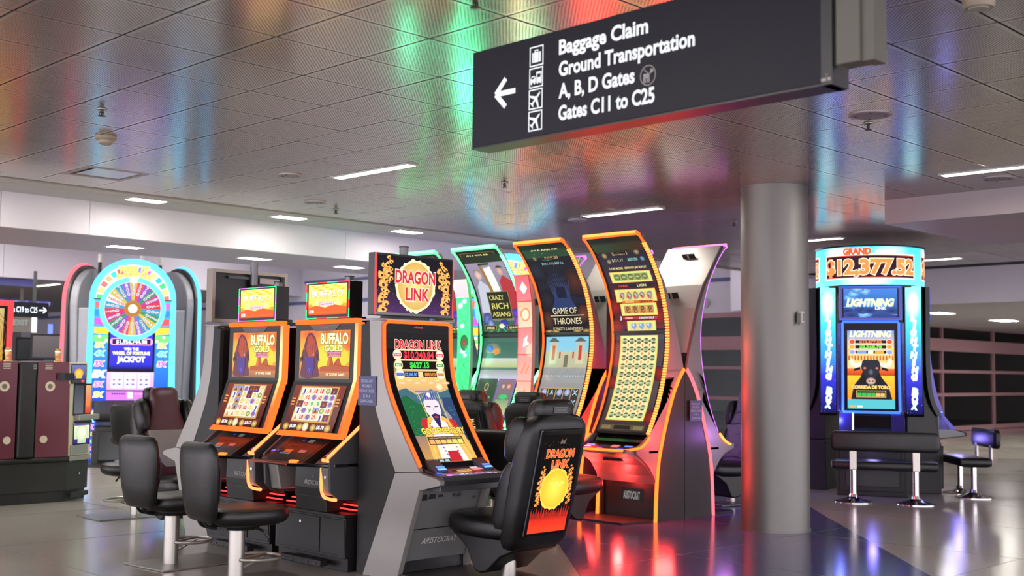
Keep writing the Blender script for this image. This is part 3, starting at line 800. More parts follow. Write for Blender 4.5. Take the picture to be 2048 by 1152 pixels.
def bison_reels(alt):
    a = Art(1, .62)
    a.rect(0, 0, 1, .62, (70, 26, 24), (130, 60, 50))
    g1 = [['s', 's', 'e', 'b', 'b', 'o'], ['J', 's', 'o', 'b', 'o', 'g'], ['o', 's', 'o', 'o', 'e', 'o'], ['v', 's', '10', '10', 'o', 'J'], ['v', 'v', 'o', 'o', 'g', 'e']]
    g2 = [['J', 'A', '10', '10', 'g', 'b'], ['o', '10', 'e', '10', 'e', 'e'], ['b', '10', '9', '9', 'b', 'e'], ['J', 'e', '9', 's', 'g', '10'], ['v', '10', 'e', '10', 'J', 'b']]
    reels(a, .15, .14, .86, .585, g2 if alt else g1)
    for y in (.42, .38, .34): a.rect(.03, y, .1, y + .02, (220, 150, 90)).rect(.90, y, .97, y + .02, (220, 150, 90))
    a.rect(0, 0, 1, .115, (52, 26, 22), (110, 40, 34))
    for x in (.08, .36, .62, .9): a.ell(x, .05, .06, .05, (240, 210, 120), (140, 100, 40), n=14)
    a.ell(.47, .055, .06, .06, (250, 250, 240), (190, 170, 110)).text('$5.00', .22, .06, .04, WH, bold=.03).text('$8.70' if alt else '$3.57', .76, .06, .045, WH, bold=.03)
    return a
def bison_machine(i, loc):
    lab = ['orange lit twin screen bison slot machine, the farther left of the pair', 'orange lit twin screen bison slot machine next to the curved flame screen machine'][i]
    t = thing('slot_machine', lab, 'slot machine', loc, -90, 'bison slot machines')
    # stand with doors
    st = obj('stand', MB().box(-.45, .45, -.09, .42, 0, .10).box(-.455, .455, -.12, .42, .10, .40).box(-.465, .465, -.14, .42, .40, .425), m_blackp, t, bevel=.004)
    obj('stand_door', MB().box(-.41, .14, -.128, -.118, .12, .385), m_char, t, bevel=.003)
    obj('stand_door', MB().box(.155, .45, -.128, -.118, .12, .385), m_char, t, bevel=.003)
    obj('lock', MB().tube([(-.10, -.12, .33), (-.10, -.134, .33)], .011, 14), m_chrome, t)
    rail = obj('foot_rail', MB().box(-.26, .26, -.20, -.13, .03, .075), m_blackp, t, bevel=.004)
    for k in range(5): obj('bolt', MB().tube([(-.2 + k * .1, -.2, .05), (-.2 + k * .1, -.206, .05)], .008, 8), m_dgrey, rail)
    for k, z in enumerate((.445, .475)):
        obj('accent_strip', MB().box(-.46 + k * .03, .46 - k * .02, -.02 + k * .03, -.0 + k * .03, z, z + .008), n_red, t)
    # pedestal, wings
    obj('pedestal', MB().prism([(-.145, .425), (-.165, .60), (-.16, .77), (.3, .77), (.3, .425)], 'x', -.14, .25), m_blackp, t, bevel=.006)
    obj('pedestal_seam', MB().box(-.139, .249, -.162, -.15, .535, .537), m_dgrey, t)
    a = Art(.3, .1); a.text('ARISTOCRAT', .15, .04, .035, (190, 192, 190), w=.2, bold=.0).ell(.165, .085, .006, .008, (190, 192, 190), n=8)
    a.build('maker_lettering', flat((-.06, -.1670, .60), (1, 0, 0), (0, .0, 1)), PR, t, lift=.0004)
    obj('cabinet', MB().prism([(.03, .50), (.03, .98), (.10, 1.20), (.16, 1.42), (.14, 1.84), (.42, 1.84), (.45, .43), (.08, .43)], 'x', -.42, .42), m_blackp, t, bevel=.008)
    for s in (-1, 1):
        x = s * .425
        w_ = obj('wing', MB().prism([(.02, 1.06), (-.265, .835), (-.25, .60), (-.18, .535), (.02, .525), (.30, .53), (.30, 1.06)], 'x', x - .012, x + .012), m_dgrey, t, bevel=.003)
    # silver inner housings beside the pedestal
    obj('wing_housing', MB().prism([(-.20, .56), (-.24, .77), (.2, .77), (.2, .56)], 'x', .29, .41), m_silver, t, bevel=.012)
    obj('wing_housing', MB().prism([(-.20, .56), (-.24, .77), (.2, .77), (.2, .56)], 'x', -.41, -.29), m_silver, t, bevel=.012)
    obj('key_lock', MB().tube([(.35, -.225, .70), (.35, -.238, .70)], .012, 12), m_chrome, t)
    # neon: right diagonal and the L below
    P = [(.43, .02, 1.075), (.43, -.28, .845), (.43, -.27, .825), (.36, -.27, .83)]
    obj('neon_diagonal', MB().tube(P, .0125, 8), n_gold, t)
    P = smooth_line([(.275, -.215, .765), (.275, -.215, .62), (.30, -.21, .555), (.36, -.205, .54), (.44, -.20, .538)], 4)
    obj('neon_corner', MB().tube(P, .0125, 8), n_gold, t)
    # deck
    dk = obj('deck', MB().prism([(-.47, -.18), (-.43, -.38), (.12, -.42), (.44, -.22), (.44, 0), (-.47, 0)], 'z', .775, .800), m_blackg, t, bevel=.006)
    obj('deck_edge', MB().tube([(-.47, -.18, .788), (-.435, -.385, .788), (.12, -.425, .788)], .006, 8), mat('red_chrome', (220, 110, 100), 0.15, 0.9), t)
    obj('play_button', MB().lathe([(.05, 0), (.05, .012), (.04, .018)], 24, (.10, -.33, .80)), n_amber, t, smooth=True)
    # control slope with bill acceptor, card reader and ticket printer
    sl = obj('control_slope', MB().prism([(-.36, .795), (-.05, .985), (.02, .985), (.02, .795)], 'x', -.30, .22), m_blackp, t, bevel=.004)
    a = Art(.52, .36)
    a.rect(.02, .02, .50, .34, (22, 22, 23)).rect(.12, .12, .22, .16, (210, 96, 50)).rect(.31, .13, .40, .165, (190, 96, 100)).rect(.13, .20, .30, .225, (20, 20, 22))
    a.rect(.19, .275, .215, .295, (50, 60, 220)).rect(.28, .26, .35, .30, (110, 110, 104)).rect(.03, .12, .055, .14, (60, 60, 220)).rect(.1, .095, .24, .11, (120, 130, 140))
    a.build('control_print', flat((-.29, -.358, .797), (.96, 0, 0), (0, .305 / .36, .188 / .36)), art_mat(.9), sl, lift=.0006)
    # side card readers with blue light, on silver slopes
    for s in (-1, 1):
        obj('reader_slope', MB().prism([(-.30, .80), (-.02, .98), (.06, .98), (.06, .80)], 'x', s * .36 - .06, s * .36 + .055), m_dgrey, t, bevel=.006)
        a = Art(.1, .1); a.rect(0, 0, .1, .1, (16, 16, 20)).rect(.015, .06, .085, .085, (120, 120, 250))
        a.build('ticket_slot', flat((s * .36 - .05, -.272, .8215), (1, 0, 0), (0, .84, .54)), art_mat(.9), t, lift=.001)
    obj('hinge_bracket', MB().box(-.11, -.03, -.10, -.0, .975, 1.0).box(-.02, .06, -.10, 0, .975, 1.0), m_dgrey, t, kind='stuff')
    # screens in one bent black housing
    L = smooth_line([(-.155, 1.005), (-.085, 1.205), (-.02, 1.40), (-.012, 1.42), (-.005, 1.86)], 2)
    obj('screen_housing', MB().strip([tuple(p) for p in L], -.40, .375, -.035), m_blackp, t, bevel=.003)
    up = flat((-.335, -.0135, 1.425), (.655, 0, 0), (0, .01, .655))
    bison_main().build('upper_screen', up, A1, t)
    lo = flat((-.345, -.164, 1.022), (.665, 0, 0), (0, .215, .57))
    bison_reels(i).build('lower_screen', lo, A1, t)
    a = Art(.4, .05); a.poly([(0, .05), (.4, .05), (.33, 0), (.07, 0)], (76, 76, 74)).text('aristocrat', .2, .026, .016, (130, 130, 128), bold=.01)
    a.build('brow_plate', flat((-.21, -.0086, 1.80), (1, 0, 0), (0, 0, 1)), PR, t)
    # orange frame: top bar, right bar, bottom lip
    fr = MB(); R_ = [tuple(p) for p in L]
    fr.strip(R_, .378, .425, -.05)
    fr.box(-.37, .425, -.035, .02, 1.855, 1.89)
    obj('neon_frame', fr, n_orange, t, bevel=.004)
    a = Art(.04, .86)
    for v0, v1, c0, c1 in ((0, .18, (255, 96, 44), (255, 120, 60)), (.18, .36, (255, 120, 60), (255, 214, 130)), (.36, .50, (255, 214, 130), (250, 250, 170)), (.50, .70, (250, 250, 170), (255, 224, 150)), (.70, .86, (255, 224, 150), (255, 150, 80))): a.rect(0, v0, .04, v1, c0, c1)
    a.build('neon_frame_diffuser', curved([(y - .006, z) for y, z in R_], .382, 1, .86), A1, t)
    obj('bottom_lip', MB().prism([(-.20, .985), (-.165, 1.02), (-.12, 1.02), (-.13, .975)], 'x', -.37, .425), n_orange, t)
    a = Art(.2, .05); a.text('7 IN 1', .05, .025, .02, WH, bold=.03); a.build('lip_lettering', flat((-.36, -.203, .982), (1, 0, 0), (0, .035, .035)), A1, t, lift=.0015)
    # topper
    obj('topper_neck', MB().box(-.25, .30, .0, .16, 1.865, 1.91).box(-.30, .33, .05, .2, 1.86, 1.885), m_blackp, t, bevel=.006)
    tp = obj('topper', MB().box(-.275, .285, .0, .13, 1.90, 2.185).box(-.36, -.20, .11, .2, 1.86, 2.10), m_blackp, t, bevel=.006)
    bison_topper().build('topper_screen', flat((-.245, -.0012, 1.928), (.50, 0, 0), (0, 0, .285)), A12, tp)
    cols = [('neon_violet', n_violet), ('neon_green', n_green), ('neon_white', n_white)] if i == 0 else [('neon_green', n_green), ('neon_red', n_red), ('neon_tealh', n_tealh)]
    k = 0
    for a0, a1, vert in ((-.27, .28, 0), (-.27, .28, 1)):
        for e in range(2):
            for q in range(4):
                if vert == 0:
                    z = (1.903, 2.182)[e]; x0 = -.272 + .139 * q; b = MB().box(x0, x0 + .139, -.006, .0, z - .003, z + .003)
                else:
                    x = (-.272, .284)[e]; z0 = 1.90 + .0705 * q; b = MB().box(x - .003, x + .003, -.006, 0, z0, z0 + .0705)
                obj('edge_light', b, cols[k % 3][1], tp); k += 1 + (q % 2)
    obj('candle', MB().lathe([(.036, 2.10), (.036, 2.235)], 24, (.03, .19, 0)), mat('candle_grey', (110, 110, 112), .35, .4), t, smooth=True)
    obj('candle_cap', MB().lathe([(.039, 2.235), (.039, 2.242)], 24, (.03, .19, 0)), m_char, t, smooth=True)
    return t
bison_machine(1, (5.5, 7.55, 0))
bison_machine(0, (5.5, 8.545, 0))

# ------------------------------------------------------------------ tall single curved screen machine (used front and back)
NEON = [(-.248, .784), (-.191, .868), (-.07, 1.03), (.028, 1.176), (.12, 1.33), (.175, 1.463), (.205, 1.65), (.211, 1.867)]
def flames(a, x, y, s, c=(232, 150, 60)):
    for k, (dx, dy, r) in enumerate(((0, 0, 1), (.3, .5, .7), (-.2, .9, .8), (.35, 1.3, .6), (0, 1.8, .5), (.4, -.6, .7), (-.1, -1.0, .6))):
        a.ell(x + dx * s, y + dy * s, r * s * .55, r * s * .42, (250, 214, 130), c, n=9, jag=.7)
        a.ell(x + dx * s + .1 * s, y + dy * s - .05 * s, r * s * .2, r * s * .16, (70, 24, 24), n=7, jag=.5)
def flame_topper():
    a = Art(1, .58)
    a.rect(0, 0, 1, .25, (70, 30, 90), (26, 16, 34)).rect(0, .25, 1, .58, (26, 16, 34), (18, 14, 22))
    rnd = random.Random(5)
    for k in range(60): a.ell(rnd.random(), rnd.random() * .25, .0025, .0025, (190, 130, 190), n=5)
    for x, y, s in ((.06, .28, .11), (.13, .40, .09), (.90, .28, .11), (.84, .38, .09), (.06, .03, .11), (.9, .02, .11)): flames(a, x, y, s)
    a.ell(.49, .285, .265, .275, (240, 236, 160), (246, 240, 190), n=60, jag=.10)
    a.ell(.49, .285, .235, .245, (232, 216, 130), (214, 170, 90), n=40)
    for y, s, w_ in ((.375, 'DRAGON', .54), (.20, 'LINK', .32)):
        a.text(s, .49 + (0 if y > .3 else .03), y, .125, (206, 40, 60), w=w_, bold=.03, out=(252, 226, 206), ot=.05)
    return a
def flame_main():
    a = Art(.62, 1.207)
    a.rect(0, 0, .62, 1.207, (10, 8, 9))
    X0, X1 = .06, .56
    a.rect(X0, .07, X1, .30, (206, 150, 70), (150, 120, 110)).rect(X0, .30, X1, .60, (40, 84, 60), (60, 110, 130)).rect(X0, .60, X1, .78, (190, 140, 120), (236, 196, 110)).rect(X0, .78, X1, .90, (226, 190, 120), (20, 12, 16))
    a.poly([(X0, .50), (X0, .68), (.14, .70), (.22, .645), (.30, .66), (.38, .69), (.46, .66), (X1, .69), (X1, .4), (X0, .4)], (66, 104, 120))
    a.poly([(X0, .30), (X0, .62), (.12, .64), (.20, .58), (.28, .54), (.30, .3)], (36, 100, 62)).poly([(X1, .25), (X1, .62), (.46, .62), (.40, .54), (.36, .3)], (48, 70, 110))
    a.poly([(.42, .60), (.46, .61), (.44, .55), (.49, .45), (.47, .40), (.42, .48), (.43, .55)], (150, 140, 150))
    rg = random.Random(21)
    for k in range(46):
        x = X0 + .02 + rg.random() * .2; a.ell(x, .30 + rg.random() * (.26 - .4 * abs(x - .12)), .012 + rg.random() * .012, .009, (60, 140, 84), (28, 84, 56), n=7, jag=.5)
    for k in range(30): a.ell(.40 + rg.random() * .15, .28 + rg.random() * .26, .012 + rg.random() * .012, .009, (70, 120, 120), (44, 66, 104), n=7, jag=.5)
    for k in range(7): a.ell(X0 + .06 + k * .07, .74 + .02 * (k % 2), .05, .012, (250, 226, 170), (226, 170, 120), n=10)
    a.ell(.47, .71, .035, .03, (255, 250, 210), (244, 200, 130))
    # robed ruler: beaded hat, face with long beard, red and gold robe
    a.poly([(.13, .07), (.16, .30), (.20, .42), (.27, .46), (.40, .46), (.48, .40), (.54, .30), (.56, .07)], (226, 180, 90))
    a.poly([(.16, .40), (.20, .45), (.24, .44), (.21, .36), (.17, .35)], (200, 40, 50)).poly([(.44, .44), (.50, .42), (.52, .34), (.46, .36)], (200, 40, 50))
    for k in range(12): a.line([(.16 + .034 * k, .08), (.235 + .02 * k, .42)], .004, ((250, 220, 150), (196, 130, 60))[k % 2])
    a.poly([(.21, .07), (.25, .40), (.33, .46), (.41, .40), (.47, .07)], (240, 226, 220)).poly([(.29, .07), (.30, .16), (.40, .16), (.41, .07)], (190, 40, 50))
    for k in range(10): a.ell(.25 + .004 * k, .40 - .03 * k, .009, .008, (130, 100, 190), n=6).ell(.42 - .002 * k, .40 - .03 * k, .009, .008, (200, 90, 110), n=6)
    a.poly([(.255, .50), (.26, .58), (.30, .615), (.37, .615), (.41, .58), (.405, .50), (.375, .44), (.335, .41), (.29, .44)], (240, 214, 222))
    a.poly([(.30, .44), (.29, .47), (.335, .485), (.375, .47), (.365, .44), (.335, .33)], (50, 40, 90)).ell(.335, .452, .022, .010, (150, 60, 80))
    a.line([(.275, .545), (.315, .54)], .009, (70, 40, 90)).line([(.355, .54), (.395, .545)], .009, (70, 40, 90)).line([(.335, .53), (.33, .495)], .006, (200, 160, 180))
    a.rect(.29, .60, .38, .655, (80, 70, 150)).ell(.335, .64, .02, .02, (240, 240, 230)).rect(.215, .66, .445, .678, (120, 116, 190))
    for k in range(11): a.line([(.222 + .0215 * k, .665), (.225 + .021 * k, .60 + .012 * abs(k - 5) - .05)], .003, (196, 194, 236))
    a.line([(.235, .66), (.255, .40)], .006, (226, 200, 90)).line([(.43, .66), (.44, .42)], .006, (226, 200, 90))
    a.text('GOLDEN', .245, .335, .048, (250, 214, 90), w=.22, bold=.045, out=(96, 60, 20), ot=.05).text('CENTURY', .445, .335, .048, (250, 214, 90), w=.22, bold=.045, out=(96, 60, 20), ot=.05)
    a.rect(.16, .215, .50, .285, (70, 50, 40)).text('TOUCH BUTTON TO PLACE SELECTION', .33, .272, .012, (214, 190, 140), bold=.02)
    for k in range(6): a.rect(.168 + k * .055, .222, .216 + k * .055, .258, (240, 170 + 10 * k, 110))
    a.rect(X0, .07, .29, .095, (40, 50, 70)); 
    for k in range(4): a.rect(X0 + .01 + k * .055, .073, X0 + .05 + k * .055, .09, (170, 190, 190))
    # jackpots
    a.text('DRAGON LINK', .31, 1.035, .062, (200, 30, 50), w=.46, bold=.03, out=(250, 226, 200), ot=.04)
    for y, s, c, w_, h in ((.955, '$10,240.84', (236, 60, 74), .30, .05), (.878, '$627.13', (60, 220, 70), .19, .042)):
        a.rect(.09, y - .042, .53, y + .042, (236, 214, 170)).rect(.10, y - .032, .52, y + .032, (24, 10, 14))
        a.text(s, .31, y, h, c, w=w_, bold=.04)
    for y, l, c, g in ((.955, .1, (240, 214, 190), (206, 40, 60)), (.955, .52, (240, 214, 190), (206, 40, 60)), (.878, .105, (240, 220, 160), (60, 150, 50)), (.878, .515, (240, 220, 160), (60, 150, 50)), (.806, .11, (240, 220, 180), (90, 110, 200)), (.806, .51, (240, 220, 180), (210, 130, 60))):
        a.ell(l, y, .042, .040, (250, 240, 220), c).rect(l - .034, y - .012, l + .034, y + .012, g)
    a.text('GRAND', .1, .955, .013, WH, w=.05).text('GRAND', .52, .955, .013, WH, w=.05).text('MAJOR', .105, .878, .012, WH, w=.045).text('MAJOR', .515, .878, .012, WH, w=.045)
    a.rect(.15, .785, .285, .828, (20, 30, 60)).text('$2,000.00', .215, .806, .026, (110, 160, 250), w=.12, bold=.03).rect(.335, .785, .47, .828, (40, 20, 10)).text('$800.00', .405, .806, .026, (250, 150, 60), w=.11, bold=.03).rect(.29, .785, .33, .828, (220, 210, 150))
    a.text('aristocrat', .31, 1.165, .018, (240, 50, 50), w=.09, bold=.03)
    return a
def curved_machine(t, lit=True, neon=n_orange):
    hw = .355
    prof = [tuple(p) for p in smooth_line(NEON, 2)]
    strip_back = [(.347, 1.872), (.33, 1.62), (.314, 1.425), (.25, 1.2), (.14, .98), (.016, .77)]
    for s in (-1, 1):
        x0, x1 = (s * hw, s * (hw - .045)); x0, x1 = min(x0, x1), max(x0, x1)
        obj('side_rail', MB().prism(prof + strip_back, 'x', x0, x1), m_silver, t, bevel=.003)
        obj('side_leg', MB().prism([(.016, .765), (-.245, .782), (-.40, .755), (-.471, .737), (-.468, .706), (-.40, .69), (-.251, .655), (-.017, 0), (.37, 0)], 'x', x0 + .0, x1), m_silver, t, bevel=.003)
        obj('side_panel', MB().prism([(.347, 1.85), (.45, 1.84), (.45, 0), (.37, 0), (.02, .765), (.14, .98), (.25, 1.2), (.314, 1.425), (.33, 1.62)], 'x', x0 + .004, x1 - .004), m_char, t, bevel=.003)
    obj('cabinet', MB().prism(prof[2:] + [(.44, 1.86), (.44, 0.0), (.35, 0), (.05, .2), (.05, .7)], 'x', -hw + .046, hw - .046), m_blackp, t)
    obj('top_cap', MB().box(-hw, hw, .20, .44, 1.866, 1.882), m_silver, t, bevel=.004)
    # knee panel, kick and foot plate
    obj('knee_panel', MB().prism([(-.20, .655), (-.02, .13), (.02, .13), (-.14, .655)], 'x', -hw + .047, hw - .047), mat('knee_grey', (138, 138, 138), .42, .3), t, bevel=.004)
    obj('knee_seam', MB().prism([(-.104, .366), (-.1, .359), (-.09, .359), (-.09, .366)], 'x', -hw + .05, hw - .05), m_blackp, t)
    obj('kick_panel', MB().box(-hw + .047, hw - .047, .0, .04, .0, .13), m_blackp, t)
    a = Art(.6, .2); a.text('ARISTOCRAT', .30, .06, .045, (225, 225, 225), w=.34, bold=.008, shear=.25).ell(.40, .13, .012, .014, (172, 172, 172), n=10)
    sl = (-.02 + .20) / (.655 - .13)
    a.build('maker_lettering', flat((-.30, -.055 - .004, .215), (1, 0, 0), (0, -sl * .94, .94)), PR, t, lift=.0006)
    obj('deck', MB().box(-hw + .046, hw - .046, -.44, -.02, .70, .738).prism([(-.46, .735), (-.44, .765), (-.25, .785), (-.02, .785), (-.02, .70), (-.44, .70)], 'x', -hw + .046, hw - .046), m_dgrey, t, bevel=.006, kind=None)
    tray = obj('lower_tray', MB().box(-hw + .05, hw - .05, -.42, -.19, .655, .70), m_dgrey, t, bevel=.004)
    hs = [(-.24, .02, .05), (-.17, .03, .035), (-.09, .02, .018), (.04, .014, .014), (.09, .018, .018), (.25, .012, .012)]
    for k, (x, r1, r2) in enumerate(hs):
        y = -.187 + .05; z = .60 if k != 5 else .57
        yy = -.20 + (.655 - z) * sl
        if k < 3: obj('socket', MB().box(x - r1, x + r1, yy - .006, yy + .01, z - r2 * .5, z + r2 * .5), m_blackp, t)
        else: obj('key_lock', MB().tube([(x, yy - .006, z), (x, yy + .01, z)], r1, 12), m_char, t)
    if not lit: return
    # neon outline round the screen
    w_ = .33
    N = [Vector((0, y - .01, z)) for y, z in prof[1:]]
    Lp = [Vector((-w_, p.y, p.z)) for p in N]; Rp = [Vector((w_, p.y, p.z)) for p in N][::-1]
    Lp[-1].z = 1.84; Rp[0].z = 1.84
    path = Lp[:-1] + [Vector((-w_, N[-1].y, 1.83)), Vector((-w_ + .03, N[-1].y, 1.858)), Vector((w_ - .03, N[-1].y, 1.858)), Vector((w_, N[-1].y, 1.83))] + Rp[1:]
    obj('neon_outline', MB().tube(path, .0125, 8), neon, t, smooth=True)
    obj('bezel', MB().strip([(y + .004, z) for y, z in prof], -.318, .318, -.03), m_blackg, t)
    flame_main().build('screen', curved([(y - .004, z) for y, z in prof], -.31, 1.0, 1.207), A1, t, step=.06)
    # controls
    cs_ = obj('control_slope', MB().prism([(-.40, .768), (-.20, .815), (-.16, .88), (-.1, .88), (-.1, .768)], 'x', -.31, .31), m_blackg, t, bevel=.004)
    for x in (-.21, .24):
        h = obj('reader_housing', MB().prism([(-.36, .775), (-.33, .80), (-.22, .86), (-.16, .86), (-.16, .775)], 'x', x - .055, x + .055), m_dgrey, t, bevel=.008)
        a = Art(.1, .06); a.rect(.01, 0, .09, .024, (100, 170, 255)).rect(.01, .03, .09, .05, (90, 130, 250)); a.build('reader_light', flat((x - .05, -.338, .798), (1, 0, 0), (0, .80, .46)), A2, h, lift=.002)
    a = Art(.62, .2)
    a.rect(.02, .03, .07, .06, (70, 90, 250)).rect(.22, .09, .36, .11, (40, 60, 50)).rect(.40, .07, .50, .11, (232, 130, 130)).rect(.41, .11, .48, .135, (220, 190, 190))
    for k in range(5):
        for j in range(2): a.rect(.235 + k * .025, .035 + j * .024, .255 + k * .025, .052 + j * .024, (236, 160, 70))
    a.build('control_print', flat((-.31, -.402, .770), (1, 0, 0), (0, .955, .24)), A1, cs_, lift=.0012)
    bt = MB()
    for k in range(9): bt.box(-.22 + k * .055, -.18 + k * .055, -.43, -.405, .762, .776)
    obj('button', MB().box(-.24, -.20, -.43, -.405, .76, .774), n_violet, t, bevel=.003)
    for k in range(1, 9): 
        b = obj('button', MB().box(-.24 + k * .055, -.20 + k * .055, -.43, -.405, .76, .774), mat('clear_button', (190, 180, 200), .1, .3, emit=(150, 120, 160), es=.5), t, bevel=.003)
    add_glow(t, (0, -.36, .84), (.3, .35, 1), 1.2)
# the flame screen machine, in front
DLL = (5.805, 6.6, 0)
t = thing('slot_machine', 'large slot machine with tall curved orange rimmed screen and flame topper', 'slot machine', DLL, 0)
curved_machine(t)
tp = obj('topper', MB().box(-.375, .405, .27, .35, 1.905, 2.375), m_dgrey, t, bevel=.006)
obj('topper_bezel', MB().box(-.365, .398, .262, .275, 1.912, 2.37), m_blackg, tp)
flame_topper().build('topper_screen', flat((-.352, .2605, 1.93), (.737, 0, 0), (0, 0, .737)), A1, tp)
obj('topper_edge_light', MB().box(-.372, -.364, .262, .30, 1.912, 2.37).box(.397, .405, .262, .30, 1.912, 2.37), n_red, tp, kind='stuff')
obj('topper_neck', MB().box(-.2, .2, .30, .42, 1.875, 1.92), m_blackp, t, bevel=.01)
obj('candle', MB().lathe([(.035, 2.3), (.035, 2.445)], 24, (.0, .39, 0)), mat('candle_grey', (110, 110, 112), .35, .4), t, smooth=True)
obj('candle_cap', MB().lathe([(.038, 2.445), (.038, 2.452)], 24, (.0, .39, 0)), m_char, t, smooth=True)
# foot platform under its seat
obj('foot_platform', MB().prism([(-.34, -.02), (.36, -.02), (.42, -.5), (.30, -1.3), (-.20, -1.3), (-.34, -.5)], 'z', 0, .05), mat('platform_grey', (58, 58, 58), .42, .2), t, bevel=.01)
# the same model at the far end of the bank, seen from its side and back
t = thing('slot_machine', 'silver sided curved machine turned away at the far end of the twin screen pair', 'slot machine', (5.805, 9.485, 0), 180)
curved_machine(t, True, n_pink)
tp = obj('monitor_back', MB().box(-.405, .375, .24, .27, 1.905, 2.375).box(-.405, .375, .27, .34, 1.905, 1.935).box(-.405, .375, .27, .34, 2.345, 2.375).box(-.405, -.375, .27, .34, 1.935, 2.345).box(.345, .375, .27, .34, 1.935, 2.345), mat('monitor_frame', (150, 140, 130), .4, .3), t, kind='stuff', label='beige rimmed frame of the open monitor back')
obj('back_well', MB().box(-.373, .343, .27, .285, 1.937, 2.343), m_blackp, tp)
obj('back_bracket', MB().box(-.1, .2, .285, .315, 2.30, 2.325), m_dgrey, tp)
obj('power_box', MB().box(-.33, -.12, .285, .32, 2.27, 2.32), m_silver, tp)
obj('connector_plate', MB().box(-.33, -.29, .285, .31, 2.0, 2.14), m_silver, tp)
for k in range(6): obj('cooling_slot', MB().box(-.33, -.16, .285, .292, 2.10 + k * .024, 2.108 + k * .024) if k > 2 else MB().box(-.33, -.26, .285, .292, 1.95 + k * .014, 1.955 + k * .014), m_dgrey, tp)
obj('candle', MB().lathe([(.035, 2.25), (.035, 2.46)], 24, (-.05, .33, 0)), mat('candle_grey', (110, 110, 112), .35, .4), t, smooth=True)
obj('mount_arm', MB().tube([(-.05, .33, 1.87), (-.05, .33, 2.28)], .03, 12), m_blackp, t, smooth=True)
notice_plate((5.446, 6.95, 1.345), -90, 'blue age limit notice fixed to the side of the flame screen machine')

